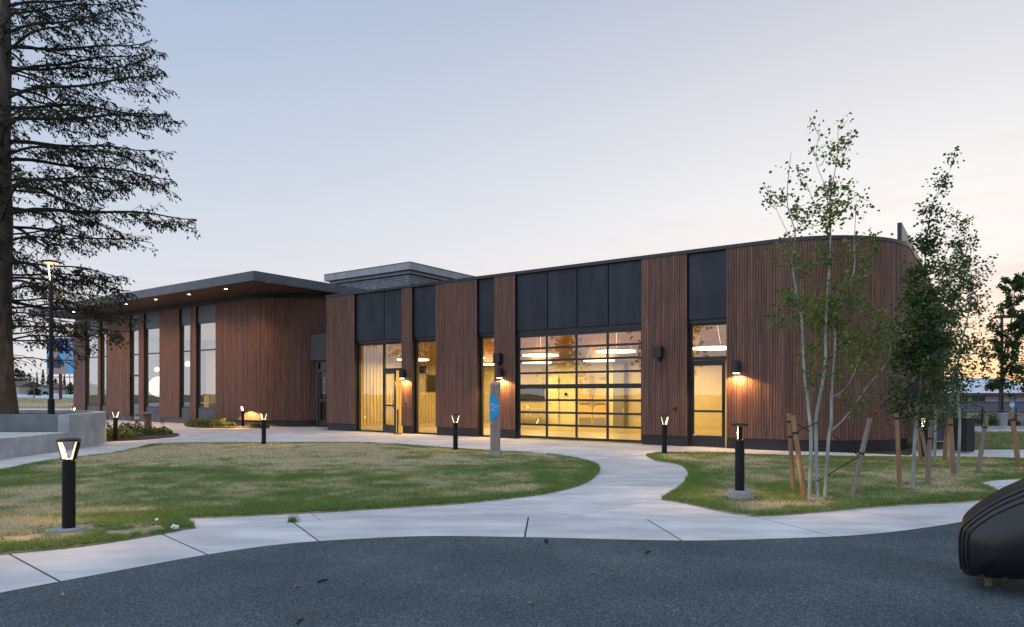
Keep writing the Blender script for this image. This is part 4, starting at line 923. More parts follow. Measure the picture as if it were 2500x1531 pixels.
# ------------------------------------------------------------------ spruce
def spruce():
    Y0 = 22.0; X0 = (3 - 1250) / F * Y0; tr = thing('spruce_tree', 'huge dark spruce towering at the left edge behind the concrete wall', 'tree', (X0, Y0, .8))
    H = 19.0
    zs = np.linspace(0, H, 16); pts = [(.02 * math.sin(z * 1.3) + .010 * z, .02 * math.cos(z), z) for z in zs]
    rad = [max(.03, .33 * (1 - z / H * .80) + .14 * math.exp(-z / .35)) for z in zs]
    MB().tube(pts, rad, 18).build('trunk', M_BARK, tr, smooth=True)
    limbs = MB(); C = []; D = []; Lg = []; twigs = MB()
    def branch(z, az, L, rise, full=1.0, bare=.16):
        d = Vector((math.cos(az), math.sin(az), 0)); side = Vector((-d.y, d.x, 0)); P = []; n = 12; wob = random.uniform(.0, .08); ph_ = random.uniform(-.3, .4)
        for i in range(n + 1):
            s = i / n; P.append(Vector((.0, 0, z)) + d * (L * s) + side * (.12 * L * math.sin(s * 2.6 + az * 3) * s) + Vector((0, 0, .012 * L * math.sin(s * 11 + az * 7))) + Vector((0, 0, L * (rise * s + wob * math.sin(s * 3.0 + ph_) - .07 * s * s + .06 * s ** 4))))
        limbs.tube(P, [.055 * (L / 5) * (1 - .88 * i / n) + .006 for i in range(n + 1)], 6)
        def twig(p, dr, bl):
            m = max(2, int(bl / .085)); q = [p]
            for j in range(1, m + 1):
                f = j / m; q.append(p + dr * bl * f + Vector((0, 0, -.30 * bl * f * f)))
            twigs.tube([q[0], q[len(q) // 2], q[-1]], [.006, .004, .002], 3, cap=False)
            for j in range(1, m + 1):
                if random.random() < .12: continue
                for r_ in range(random.choice((1, 2, 2))):
                    dd = (q[j] - q[j - 1]).normalized(); dv = (dd * random.uniform(.5, 1.2) + Vector((random.gauss(0, .42), random.gauss(0, .42), random.gauss(-.22, .40)))).normalized()
                    ll = random.uniform(.07, .17); C.append(q[j] + dv * ll * .45); D.append(dv); Lg.append(ll)
        def along(s):
            i = min(int(s * n), n - 1); return P[i].lerp(P[i + 1], s * n - i), (P[i + 1] - P[i]).normalized()
        nb = max(3, int(L * 2.6 * full)); sg = 1
        for k in range(nb):
            s = bare + (.97 - bare) * (k + random.uniform(.1, .9)) / nb; p, d0 = along(s); sg = -sg if random.random() < .8 else sg
            bl = L * random.uniform(.16, .36) * (1.12 - s) ** .5 + .15; lift = random.uniform(-.42, .12)
            dr = (d0 * random.uniform(.55, 1.1) + side * sg * random.uniform(.45, 1.0) + Vector((0, 0, lift))).normalized()
            B = [p + dr * bl * f + Vector((0, 0, -.16 * bl * math.sin(f * 2.4) + .10 * bl * f ** 3)) for f in (0, .25, .5, .75, 1.0)]
            twigs.tube(B, [.014, .011, .008, .005, .003], 4, cap=False); bs = dr.cross(Vector((0, 0, 1))).normalized()
            nt_ = max(3, int(bl * 15 * min(1.1, full)))
            for j in range(nt_):
                f = .12 + .88 * (j + random.random()) / nt_; i = min(int(f * 4), 3); q = B[i].lerp(B[i + 1], f * 4 - i); g = 1 if random.random() < .5 else -1
                twig(q, (dr * random.uniform(.4, 1.0) + bs * g * random.uniform(.2, 1.0) + Vector((0, 0, random.uniform(-.7, .28)))).normalized(), random.uniform(.10, .34) * (1.15 - .5 * f))
        for k in range(int(L * 7 * full)):
            s = bare + (1 - bare) * random.random() ** .8; p, d0 = along(s); g = 1 if random.random() < .5 else -1
            twig(p, (d0 * random.uniform(.3, 1.0) + side * g * random.uniform(.2, 1.0) + Vector((0, 0, random.uniform(-.8, .45)))).normalized(), random.uniform(.12, .36) * (1.2 - .6 * s))
    def tz(y): return CH + (HZ - y) / F * Y0 - .8
    for y, xt, rise, az in [(85, 335, .24, -.1), (120, 345, .16, .15), (165, 300, .20, .35), (190, 345, .24, .05), (242, 396, .17, -.1), (262, 330, .08, .45), (296, 392, .10, .1), (318, 290, .0, -.5), (350, 362, .02, .1), (378, 300, .02, -.3), (391, 402, -.08, .05), (440, 320, .03, .2), (455, 330, -.05, -.35), (538, 465, .06, .02), (578, 210, .24, .2), (596, 275, .04, -.2), (650, 270, -.06, .0), (668, 240, .02, .4), (690, 296, -.02, .12), (715, 300, -.06, -.3), (752, 240, .02, .3), (800, 285, -.03, .05), (770, 215, -.1, -.3), (830, 190, -.06, .35), (40, 260, .25, .2), (140, 300, .18, -.35), (20, 330, .2, 0)]:
        branch(tz(y), az, (xt - 3) / F * Y0 / max(.75, math.cos(az)), rise, 1.15)
    z = 1.9
    while z < H - .4:
        for k in range(5):
            az = random.uniform(.5, 2 * math.pi - .5); L = max(.5, min(5.4, (H - z) * .45 + .4)) * random.uniform(.6, 1.0)
            if z < 3.2: L *= .55
            branch(z + random.uniform(-.15, .15), az, L, random.uniform(-.02, .14), .55 if abs(math.sin(az)) > .3 else .3)
        z += .62
    # dead twigs low on the trunk
    for k in range(26):
        z = random.uniform(.8, 9); az = random.uniform(-1.2, 1.2); L = random.uniform(.5, 1.6); d = Vector((math.cos(az), math.sin(az), random.uniform(-.3, .1)))
        twigs.tube([Vector((0, 0, z)), Vector((0, 0, z)) + d * L * .6, Vector((0, 0, z)) + d * L + Vector((0, 0, -.15 * L))], [.016, .010, .003], 4, cap=False)
    limbs.build('limbs', M_TWIG, tr, kind='stuff'); twigs.build('twigs', M_TWIG, tr, kind='stuff')
    C = np.array([tuple(c) for c in C]); D = np.array([tuple(c) for c in D]); Lg = np.array(Lg)[:, None]; n = len(C)
    r_ = rng.normal(size=(n, 3)); s = np.cross(D, r_); s /= np.linalg.norm(s, axis=1)[:, None]; u = np.cross(D, s); vs = []
    for ax in (s, u):
        w = Lg * .155
        vs.append(np.stack([C - D * Lg * .5, C + ax * w - D * Lg * .1, C + D * Lg * .5, C - ax * w - D * Lg * .1], 1))
    V = np.stack(vs, 1).reshape(-1, 3); tint = np.repeat(np.clip(rng.random(n) * .8 + fbm(C[:, 0] + 20, C[:, 2] + 20, .8, 2) * .4 - .2, 0, 1), 2)
    o = link('crown', fast_mesh('crown', V, 4, M_NEEDLE, {'tint': tint}), tr)
    return tr
spruce()

# ------------------------------------------------------------------ young aspens with stakes
def aspen(name_label, Y, stems, crown, nleaf, m, size=.062, twigs=26, side=.55, zlow=.0, seed=1):
    """stems: lists of (px, py, radius) at depth Y; crown: list of (px, py, rx, ry, weight) ellipses in photo pixels"""
    rr = random.Random(seed); base = at(stems[0][0][0], stems[0][0][1], Y); base.z = 0
    tr = thing('aspen_tree', name_label, 'tree', base, 0, 'young aspens staked in the lawn')
    br = MB(); C = []
    allp = []
    for st in stems:
        P = []
        for i, (x, y, r) in enumerate(st):
            q = at(x, y, Y) - base
            if i: q += Vector((0, rr.uniform(-.05, .05) + (i / len(st)) * rr.uniform(-.25, .25), 0))
            P.append((q, r))
        pts = smooth3([p for p, r in P]); rads = .74 * np.interp(np.linspace(0, len(P) - 1, len(pts)), range(len(P)), [r for p, r in P])
        trunk = MB().tube(pts, list(rads), 10).build('trunk', m[1], tr, smooth=True)
        allp += [(p, r) for p, r in zip(pts, rads)]
    hi = [q for q in allp if q[0].z > zlow + .9]
    for k in range(twigs):
        p, r = rr.choice(hi); a = rr.uniform(0, 6.28); L = rr.uniform(.25, .9) * side
        d = Vector((math.cos(a), math.sin(a), rr.uniform(.5, 1.3))).normalized(); e = p + d * L
        br.tube([p, p + d * L * .5 + Vector((0, 0, -.03)), e], [max(.004, r * .35), .005, .0025], 5, cap=False)
        for j in range(int(nleaf / twigs * .42 * min(1.5, .35 + r * 75))):
            f = rr.uniform(.35, 1.05); C.append(p.lerp(e, f) + Vector((rr.gauss(0, .06), rr.gauss(0, .06), rr.gauss(0, .06))))
    tot = sum(c[4] for c in crown)
    for (x, y, rx, ry, w) in crown:
        n = int(nleaf * .58 * w / tot); k = 0; sub_c = []
        for q in range(max(3, n // 22)):
            while True:
                a, b, c = rr.uniform(-1, 1), rr.uniform(-1, 1), rr.uniform(-1, 1)
                if a * a + b * b + c * c < 1: break
            sub_c.append(at(x + a * rx, y + b * ry, Y) - base + Vector((0, c * rx / F * Y, 0)))
        near = [min(hi, key=lambda h: (h[0] - s).length + max(0, h[0].z - s.z) * .6) for s in sub_c]
        for s, (p, r) in zip(sub_c, near):
            br.tube([p, p.lerp(s, .55) + Vector((0, 0, -.04)), s], [min(.012, r * .5), .006, .0025], 5, cap=False)
        for j in range(n):
            s = rr.choice(sub_c); C.append(s + Vector((rr.gauss(0, .085), rr.gauss(0, .085), rr.gauss(0, .085))))
    br.build('branches', M_ABRANCH, tr, kind='stuff')
    C = np.array([tuple(c) for c in C]); n = len(C)
    tint = np.clip(rng.random(n) * .55 + fbm(C[:, 0] + 30, C[:, 2] + 30, 2.2, seed + 3) * .9 - .25, 0, 1)
    link('crown', fast_mesh('crown', leaf_cloud(n, lambda k: C, size, 1.25, .35), 4, m[0], {'tint': tint}), tr)
    return tr
def smooth3(P, k=5):
    out = []
    for i in range(len(P) - 1):
        p0, p1, p2, p3 = P[max(i - 1, 0)], P[i], P[i + 1], P[min(i + 2, len(P) - 1)]
        for j in range(k):
            t = j / k; out.append(.5 * ((2 * p1) + (p2 - p0) * t + (2 * p0 - 5 * p1 + 4 * p2 - p3) * t * t + (3 * p1 - p0 - 3 * p2 + p3) * t ** 3))
    out.append(P[-1]); return out
Y1 = 9.84
aspen('clump of three pale aspen stems tied to poles, tallest of the young trees', Y1, [
    [(1976, 1216, .036), (1980, 1085, .034), (1977, 999, .030), (1964, 896, .026), (1955, 780, .022), (1941, 645, .017), (1934, 576, .013), (1927, 487, .008), (1919, 382, .003)],
    [(1996, 1219, .036), (1998, 1085, .034), (1996, 1012, .032), (2006, 896, .030), (2009, 790, .026), (2019, 625, .019), (2022, 518, .014), (2036, 473, .010), (2048, 383, .006), (2052, 302, .003)],
    [(2022, 520, .010), (2013, 460, .007), (2005, 383, .005), (2009, 311, .002)],
    [(2013, 1217, .034), (2020, 1078, .032), (2024, 1028, .028), (2031, 965, .026), (2040, 830, .020), (2046, 762, .016), (2070, 676, .011), (2088, 590, .007), (2091, 487, .003)],
    [(2024, 1056, .015), (2062, 1018, .013), (2115, 945, .010), (2160, 880, .006), (2185, 830, .003)],
    [(2031, 970, .013), (2056, 950, .010), (2072, 912, .007), (2100, 840, .003)],
    [(1944, 700, .010), (1925, 800, .002)], [(1934, 590, .007), (1900, 520, .004), (1892, 490, .002)], [(2021, 570, .009), (1985, 500, .006), (1955, 440, .003)]],
    [(1985, 740, 60, 55, 1.1), (1915, 770, 45, 40, .7), (2060, 690, 60, 80, 1.6), (2100, 620, 45, 60, .9), (2070, 850, 60, 80, 2.0), (2120, 790, 45, 90, 1.6), (2000, 900, 50, 55, 1.1), (2085, 985, 40, 25, .6), (2145, 860, 35, 90, .9), (2030, 780, 60, 50, 1.0), (2045, 430, 32, 90, .55), (1945, 520, 45, 70, .3), (2090, 500, 18, 60, .25), (1900, 650, 30, 60, .25), (2008, 350, 14, 50, .12), (1925, 430, 14, 50, .12)],
    4600, (M_LEAF, M_ASPEN), .056, 52, .45, .9, 11)
aspen('leaning aspen with the darkest dense crown right of the curved wall', 10.9, [
    [(2228, 1193, .042), (2236, 1045, .038), (2246, 912, .030), (2254, 800, .024), (2262, 690, .018), (2267, 587, .012), (2284, 494, .007), (2315, 414, .003)],
    [(2244, 940, .014), (2215, 850, .009), (2195, 760, .003)], [(2246, 915, .014), (2290, 850, .009), (2320, 770, .003)]],
    [(2250, 680, 38, 70, 1.4), (2235, 780, 50, 60, 1.6), (2220, 880, 50, 70, 2.2), (2270, 900, 55, 80, 2.2), (2230, 990, 55, 50, 1.7), (2275, 800, 40, 70, 1.6), (2190, 960, 30, 40, .7), (2268, 570, 20, 55, .5), (2300, 450, 16, 40, .2), (2180, 820, 20, 40, .3)],
    7600, (M_LEAFD, M_ASPEN), .056, 40, .5, .9, 12)
aspen('slim leafy aspen standing behind the leaning one near the path', 14.9, [
    [(2281, 1131, .045), (2283, 1040, .040), (2290, 900, .032), (2305, 760, .022), (2318, 650, .013), (2327, 556, .004)]],
    [(2315, 660, 22, 60, .9), (2310, 750, 32, 50, 1.3), (2300, 840, 40, 50, 1.4), (2295, 940, 45, 60, 1.7), (2290, 1010, 40, 30, .8)], 4200, (M_LEAFD, M_ASPEN), .060, 30, .6, 1.0, 13)
aspen('sparse twin-stemmed aspen against the sunset', 12.7, [
    [(2338, 1160, .038), (2341, 1040, .034), (2346, 890, .026), (2360, 750, .016), (2368, 680, .010), (2376, 600, .003)], [(2322, 1158, .022), (2318, 1040, .018), (2322, 900, .012), (2335, 780, .003)]],
    [(2370, 640, 20, 40, .5), (2365, 720, 28, 45, .7), (2350, 830, 45, 55, 1.3), (2350, 920, 48, 50, 1.5), (2320, 980, 55, 50, 1.5), (2395, 860, 25, 40, .4)], 2800, (M_LEAFD, M_ASPEN), .054, 32, .6, 1.0, 14)
aspen('dark leafy street tree at the right edge by the concrete bin', 31.6, [
    [(2440, 1042, .075), (2442, 950, .065), (2452, 850, .05), (2470, 760, .04), (2480, 697, .01)], [(2443, 930, .05), (2490, 850, .03), (2510, 780, .01)]],
    [(2455, 930, 55, 40, 2), (2440, 870, 40, 40, 1.2), (2475, 800, 55, 55, 2), (2500, 880, 50, 60, 2), (2480, 730, 30, 30, .8), (2440, 780, 30, 40, .8), (2530, 820, 40, 60, 1.2), (2455, 880, 45, 50, 1.5), (2430, 935, 28, 22, .8)], 6200, (M_LEAFD, M_ABRANCH), .13, 30, 1.6, 2.0, 15)
def stake(x0, y0, x1, y1, label, m, r=.036, ties=()):
    Xb, Yb = G(x1, y1); top = at(x0, y0, Yb + random.uniform(-.05, .05)); b = Vector((Xb, Yb, -.03))
    o = thing('tree_stake', label, 'tree stake', (Xb, Yb, 0), 0, 'round timber poles staking the aspens')
    v = top - Vector((Xb, Yb, 0)); MB().tube([(0, 0, -.03), v * .5, v], [r * 1.05, r, r * .95], 14).build('pole', m, o, smooth=True)
    for f in ties:
        MB().tube([v * (f - .012), v * (f + .012)], r * 1.18, 14).build('tie_band', M_ROPE, o)
    return Vector((Xb, Yb, 0)), v
s1 = stake(1925.5, 1010, 1937, 1203, 'leftmost upright brown pole beside the triple aspen', M_STAKE, .031, (.90, .71))
s2 = stake(1935.5, 1015, 1966, 1224, 'leaning orange-brown pole just left of the triple aspen', M_STAKE, .036, (.80,))
s3 = stake(2124, 1021, 2078.6, 1214, 'pole leaning right of the triple aspen with straps tied to it', M_STAKEG, .036, (.55,))
stake(2189, 1008.6, 2197, 1194, 'brown pole left of the leaning dark aspen', M_STAKE, .034, (.93,))
stake(2273, 1026, 2264, 1185, 'grey pole right of the leaning dark aspen', M_STAKEG, .036, (.72,))
stake(2248, 1044, 2266, 1129, 'thin grey pole leaning across the bollard among the trunks', M_STAKEG, .038)
stake(2240, 1046, 2249, 1128, 'short brown pole behind the leaning dark aspen', M_STAKE, .038)
stake(2312, 1033, 2306.5, 1129, 'bright pole between the right-hand aspens', M_STAKE, .045)
stake(2319.7, 1019.7, 2329, 1162, 'red-brown pole beside the twin-stemmed aspen', M_STAKE, .040, (.88,))
stake(2408.5, 1014.4, 2387, 1157, 'tilted grey-brown pole with a strap, right of the twin-stemmed aspen', M_STAKEG, .040, (.80,))
stake(2469.5, 1003.8, 2488, 1145, 'rightmost pole leaning left at the edge of the picture', M_STAKE, .045, (.85,))
def strap(pts, label):
    o = MB().tube(pts, .008, 6).build('tie_strap', M_ROPE); tag(o, label, 'strap', 'black straps tying the aspens to poles')
A = lambda x, y, Y=Y1: at(x, y, Y)
strap([A(2098, 1114, 9.95), A(2060, 1085), A(2030, 1058), A(2018, 1056)], 'upper strap from the right pole up to the third stem')
strap([A(2098, 1114, 9.95), A(2050, 1142), A(2006, 1170), A(1994, 1174)], 'lower strap from the right pole down to the middle stem')
strap([A(1937, 1055, 9.8), A(1965, 1045), A(1998, 1030)], 'strap from the left poles up to the middle stem')
strap([A(1937, 1032, 9.8), A(1960, 1043), A(1980, 1056)], 'strap from the left poles to the nearest stem')
strap([A(2405, 1030, 12.8), A(2370, 1031, 12.7), A(2340, 1034, 12.7)], 'strap from the tilted pole to the twin-stemmed aspen')
strap([A(2190, 1022, 10.75), A(2215, 1018, 10.9), A(2240, 1012, 10.9)], 'strap from the brown pole to the leaning dark aspen')
strap([A(2473, 1022, 13.6), A(2490, 1012, 13.6), A(2520, 1000, 13.8)], 'strap from the rightmost pole out of the picture')

# ------------------------------------------------------------------ playground slide at the right edge
def slide():
    Yc = 5.3
    sil = [(3050, 958), (2890, 1008), (2760, 1062), (2650, 1098), (2560, 1148), (2500, 1186), (2452, 1207), (2417, 1226), (2377, 1253), (2357, 1270), (2346, 1284), (2341, 1304), (2341, 1347), (2345, 1382), (2352, 1396), (2362, 1400), (2382, 1402.5), (2388, 1397.5), (2395, 1396.5), (2402, 1404), (2442, 1409), (2449, 1404.5), (2458, 1404.5), (2465, 1410), (2500, 1409), (2640, 1400), (2760, 1380), (2890, 1335), (3050, 1270)]
    base = at(2413, 1428, 5.36)
    s = thing('playground_slide', 'dark brown plastic playground slide end at the right edge of the rubber surface', 'slide', (base.x, base.y, 0), -AN)
    nb = SA * base.x + CA * base.y - .10; P = []
    for x, y in sil:
        q = at(x, y, nb / (SA * (x - 1250) / F + CA)) - Vector((base.x, base.y, 0)); P.append(Vector((CA * q.x - SA * q.y, 0, q.z)))
    mb = MB(); n = len(P); A0, A1 = Vector((.10, 0, .36)), Vector((1.55, 0, .92))
    def spine(p):
        t = max(0, min(1, (p - A0).dot(A1 - A0) / (A1 - A0).length_squared)); return A0.lerp(A1, t)
    sl = [(-.345, .80), (-.335, .58), (-.305, .36), (-.255, .18), (-.19, .065), (-.12, .015), (-.05, 0), (.45, 0), (.52, .03), (.58, .12), (.62, .3)]
    vs = []
    for dy, f in sl:
        for p in P:
            q = p.lerp(spine(p), f); vs.append((q.x, dy - .06, q.z))
    fs = [tuple(range(n)), tuple((len(sl) - 1) * n + i for i in range(n))[::-1]]
    for i in range(len(sl) - 1):
        for j in range(n - 1): fs.append((i * n + j, i * n + j + 1, (i + 1) * n + j + 1, (i + 1) * n + j))
        fs.append((i * n + n - 1, i * n, (i + 1) * n, (i + 1) * n + n - 1))
    mb.add(vs, fs); mb.build('slide_body', M_PLAST, s, smooth=True)
    top = P[:14]
    for f, dy, r in ((.03, -.158, .010), (.10, -.220, .0045), (.20, -.266, .0035)):
        MB().tube([(q.x, dy - .062, q.z) for q in [p.lerp(spine(p), f) for p in top]], r, 8).build('rim_band', M_PLAST, s, smooth=True)
    MB().tube([(0.0, .0, -.02), (0.0, .0, .3)], .027, 14).build('leg', mat('tan_post', (.16, .13, .07), .6), s)
    MB().tube([(.95, .15, -.02), (.95, .15, .5)], .027, 14).build('leg', mat('tan_post', (.16, .13, .07), .6), s)
slide()

# ------------------------------------------------------------------ litter
def litter(x, y, name, label, L=.06, m=None, z=0.0, r=.008, grp=None):
    X, Y = G(x, y, z); a = random.uniform(0, 3.1)
    mb = MB().tube([(-L / 2, 0, r), (0, .012, r * 1.3), (L / 2, -.004, r)], [r, r * 1.1, r * .6], 6)
    o = mb.build(name, m or M_STAKEG, loc=(X, Y, z)); o.rotation_euler = (0, 0, a); tag(o, label, name.replace('_', ' '), grp)
GR = 'twigs and chips lying on the rubber'
litter(788, 1420, 'twig', 'dark twig on the rubber surface left of centre', .10, M_TWIG, grp=GR); litter(733, 1519, 'twig', 'dark twig near the bottom edge left of centre', .09, M_TWIG, grp=GR)
litter(725, 1434, 'twig', 'short greenish twig on the rubber surface', .06, grp=GR); litter(1582, 1350, 'twig', 'twig on the rubber near the right-hand pavement joint', .12, M_TWIG, grp=GR)
litter(1335, 1325, 'bark_chip', 'dark bark chip on the rubber by the pavement', .06, M_TWIG, r=.018, grp=GR); litter(1448, 1400, 'bark_chip', 'pale wood chip on the rubber at centre right', .03, M_STAKEG, grp=GR)
litter(1493, 1404, 'bark_chip', 'second pale wood chip further right on the rubber', .03, M_STAKEG, grp=GR); litter(1296, 1475, 'bark_chip', 'pale chip on the rubber below the garage door', .025, M_STAKEG, grp=GR)
litter(155, 1453, 'twig', 'grey twig at the left edge of the rubber', .11, grp=GR)
for x, y, l in ((427, 1292, 'crumpled white paper at the edge of the left lawn'), (383, 1274, 'small white scrap in the left lawn')):
    X, Y = G(x, y, .03); bm = bmesh.new(); bmesh.ops.create_icosphere(bm, subdivisions=2, radius=.028 if x > 400 else .016)
    for v in bm.verts: v.co *= random.uniform(.6, 1.25); v.co.x *= 1.4
    me = bpy.data.meshes.new('paper_scrap'); bm.to_mesh(me); bm.free(); me.materials.append(M_WHITE); o = link('paper_scrap', me, loc=(X, Y, .055)); tag(o, l, 'litter')
X, Y = G(714, 1275)
wd = rng.uniform(0, 2 * np.pi, 60); hh = rng.uniform(.04, .11, 60); cc = np.stack([X + rng.normal(0, .03, 60), Y + rng.normal(0, .02, 60), np.full(60, .005)], 1); tp_ = cc + np.stack([np.cos(wd) * hh * .6, np.sin(wd) * hh * .6, hh], 1); sd_ = np.stack([-np.sin(wd), np.cos(wd), 0 * wd], 1) * .006
o = link('weed_tuft', fast_mesh('weed_tuft', np.stack([cc - sd_, cc + sd_, tp_], 1).reshape(-1, 3), 3, M_GRASS, {'dead': np.zeros(60), 'tint': rng.random(60)})); tag(o, 'tuft of grass growing in the pavement joint', 'weed')

# ------------------------------------------------------------------ right background
MB().prism([(11.0, 18.4), (40, 18.4), (40, 25.6), (15.2, 25.6)], -.1, .02).build('verge', M_VERGE, kind='structure')
MB().prism([(14, 25.7), (60, 25.7), (60, 28.8), (16, 28.8)], -.1, .01).build('street_pavement', M_CONC, kind='structure')
MB().prism([(16, 28.81), (60, 28.81), (60, 29.1), (16, 29.1)], -.1, .13).build('kerb', M_WALLCONC, kind='structure')
MB().prism([(16, 29.11), (60, 29.11), (60, 33), (16, 33)], -.1, .05).build('planting_strip', M_MULCH, kind='structure')
MB().add([(18, 33.0, .0), (110, 33.0, .0), (160, 80, -.85), (30, 80, -.85)], [(0, 1, 2, 3)]).build('parking_lot', M_ASPH, kind='structure')
MB().add([(-10, 80, -.85), (400, 80, -.85), (900, 500, -.9), (-10, 500, -.9)], [(0, 1, 2, 3)]).build('far_ground', M_FIELD, kind='structure')
# verge grass
vp = [(11.2, 18.5), (24, 18.5), (26, 25.5), (15.3, 25.5)]
n = 60000; x = rng.uniform(11, 26, n); y = rng.uniform(18.5, 25.5, n); k = inside(x, y, vp); x = x[k]; y = y[k]; n = len(x); th = rng.uniform(0, 6.28, n); h = rng.uniform(.05, .16, n); w = .010
a = np.stack([x - np.cos(th) * w, y - np.sin(th) * w, 0 * x + .02], 1); b = np.stack([x + np.cos(th) * w, y + np.sin(th) * w, 0 * x + .02], 1); c = np.stack([x + rng.normal(0, .03, n), y + rng.normal(0, .03, n), .02 + h], 1)
o = link('verge_grass', fast_mesh('verge_grass', np.stack([a, b, c], 1).reshape(-1, 3), 3, M_GRASS, {'dead': np.clip(rng.normal(.25, .2, n), 0, 1), 'tint': rng.random(n)})); o['kind'] = 'stuff'; o['label'] = 'rough grass of the roadside verge on the right'
fb = thing('far_shop', 'low blue-grey building with pale roof and dark red trim across the parking lot', 'building', (52, 86, -.85), R(4))
MB().box(-14, 14, 0, 10, 0, 2.45).build('wall', mat('pale_blue_siding', (.36, .40, .48), .8, var=.08, scale=.6), fb)
for k in range(8): MB().box(-14.02, 14.02, -.03 - .004 * (k % 2), -.002, .12 + k * .14, .245 + k * .14).build('siding_board', mat('grey_siding', (.15, .17, .22), .8), fb)
MB().box(-14.04, 14.04, -.06, -.003, 1.25, 1.36).build('belt_trim', mat('maroon_trim', (.13, .03, .035), .6), fb); MB().box(-14.05, 14.05, -.05, -.001, 0, .1).build('base_trim', mat('maroon_trim', (.13, .03, .035), .6), fb)
MB().add([(-15, -1, 2.4), (15, -1, 2.4), (15, 5, 4.5), (-15, 5, 4.5), (-15, 11, 2.4), (15, 11, 2.4)], [(0, 1, 2, 3), (3, 2, 5, 4), (0, 3, 4), (1, 5, 2), (0, 4, 5, 1)]).build('roof', mat('pale_metal_roof', (.50, .55, .64), .5), fb)
MB().box(-15.05, 15.05, -1.06, -1.0, 2.2, 2.48).build('fascia', mat('maroon_trim', (.13, .03, .035), .6), fb)
for k, x in enumerate((-3.2, -.9, 3.9, 6.2, -7.5)):
    w = MB().box(x, x + 1.8, -.07, -.004, 1.36, 2.12).build('window', mat('blue_grey_frame', (.22, .27, .34), .6), fb)
    for j in (0, 1): MB().box(x + .08 + j * .86, x + .86 + j * .86, -.085, -.071, 1.43, 2.05).build('pane', mat('dark_window', (.012, .015, .02), .1), w)
MB().box(1.2, 2.4, -.06, -.004, .0, 2.05).build('door', mat('grey_door', (.06, .065, .085), .5), fb)
# parking-lot furniture
P = G(2444, 1042); dr = thing('litter_bin', 'ribbed pale concrete litter bin under the right-hand street tree', 'bin', (*P, .0))
mb = MB(); prof = [(.235, .0)]
for k in range(9): prof += [(.25, .03 + k * .068), (.25, .07 + k * .068), (.24, .08 + k * .068)]
MB().lathe(prof + [(.235, .65), (.21, .65)], 28).build('drum', M_WALLCONC, dr, smooth=True); MB().lathe([(.19, .652), (.19, .71), (.10, .76)], 24).build('lid', M_BLACK, dr, smooth=True)
for i, (x, y) in enumerate(((2398, 1026), (2330, 1027), (2480, 1028))):
    P = at(x, y, 38.0); pb = thing('chain_post', ['black chain post left of the concrete bin', 'black chain post behind the twin-stemmed aspen', 'black chain post right of the concrete bin'][i], 'post', (P.x, P.y, -.1), 0, 'black posts along the parking lot')
    MB().tube([(0, 0, 0), (0, 0, .85)], .05, 10).build('post', M_BLACK, pb); MB().lathe([(.06, .85), (.05, .9), (.02, .93)], 10).build('finial', M_BLACK, pb)
c = [at(2330, 1003, 38), at(2364, 1004, 38), at(2398, 997, 38)]; o = MB().tube(c, .02, 6).build('post_rope', M_STAKEG); tag(o, 'slack rope between the black parking posts', 'rope')
P = at(2474, 1040, 34); sg = thing('parking_sign', 'blue and white sign post with a round white disc at the far right', 'sign', (P.x, P.y, -.03))
MB().box(-.05, .05, -.03, .03, 0, 1.15).build('post', mat('white_post', (.6, .62, .66), .6), sg); MB().box(.0, .09, -.05, -.031, .55, 1.25).build('blue_panel', mat('sign_blue', (.02, .18, .45), .5), sg)
o = MB().lathe([(.12, 0), (.12, .03)], 24).build('disc', M_WHITE, sg, loc=(-.12, -.06, .98)); o.rotation_euler = (R(90), 0, 0)
P = at(2446, 1030, 38); lp2 = thing('parking_lamp', 'thin dark parking-lot light pole with one arm behind the street tree', 'street lamp', (P.x, P.y, -.1))
hh = CH + (HZ - 769) / F * 38 + .1
MB().tube([(0, 0, 0), (0, 0, hh)], [.09, .07], 10).build('pole', M_BLACK, lp2); MB().box(0, 1.1, -.12, .12, hh - .16, hh - .02).build('lamp_head', M_BLACK, lp2); MB().lathe([(.2, 0), (.2, .25)], 12).build('base', M_WALLCONC, lp2)
# utility cabinet and black bin beside the building's far side
P = W(-1.0, 21.7); P = at(2300, 1096, 18.9)
ub = thing('utility_cabinet', 'large dark grey utility cabinet behind the aspen trunks', 'cabinet', (P.x, P.y, 0), R(4))
MB().box(-.46, .46, -.3, .3, .0, .22).build('plinth', M_MULCH, ub); MB().box(-.47, .47, -.31, .31, .222, 1.02).build('body', mat('cabinet_grey', (.045, .05, .062), .5), ub, bevel=.01); MB().box(-.49, .49, -.33, .33, .205, .225).build('ledge', M_CHROME, ub)
for x in (-.2, .13): MB().box(x, x + .012, -.316, -.309, .25, 1.0).build('door_seam', M_BLACK, ub)
P = G(2351, 1106); tb_ = thing('trash_bin', 'tall black slatted bin right of the aspen trunks', 'bin', (*P, 0), R(20))
MB().box(-.14, .14, -.2, .2, .04, .86).build('body', M_BLACK, tb_, bevel=.015); MB().box(-.16, .16, -.22, .22, .862, .90).build('lid', M_BLACK, tb_, bevel=.01)
for k in range(4): MB().box(-.13 + k * .07, -.08 + k * .07, -.212, -.201, .08, .82).build('slat', M_FRAME, tb_)
for x, y, r, h, lb in ((2400, 1041, .55, .7, 'low spreading shrub left of the concrete bin'), (2418, 1040, .4, .6, 'pale leafy shrub touching the concrete bin'), (2472, 1040, .3, .35, 'small shrub right of the concrete bin')):
    shrub(x, y, h, r, lb, 300, .10, M_LEAFD, 'roadside shrubs')

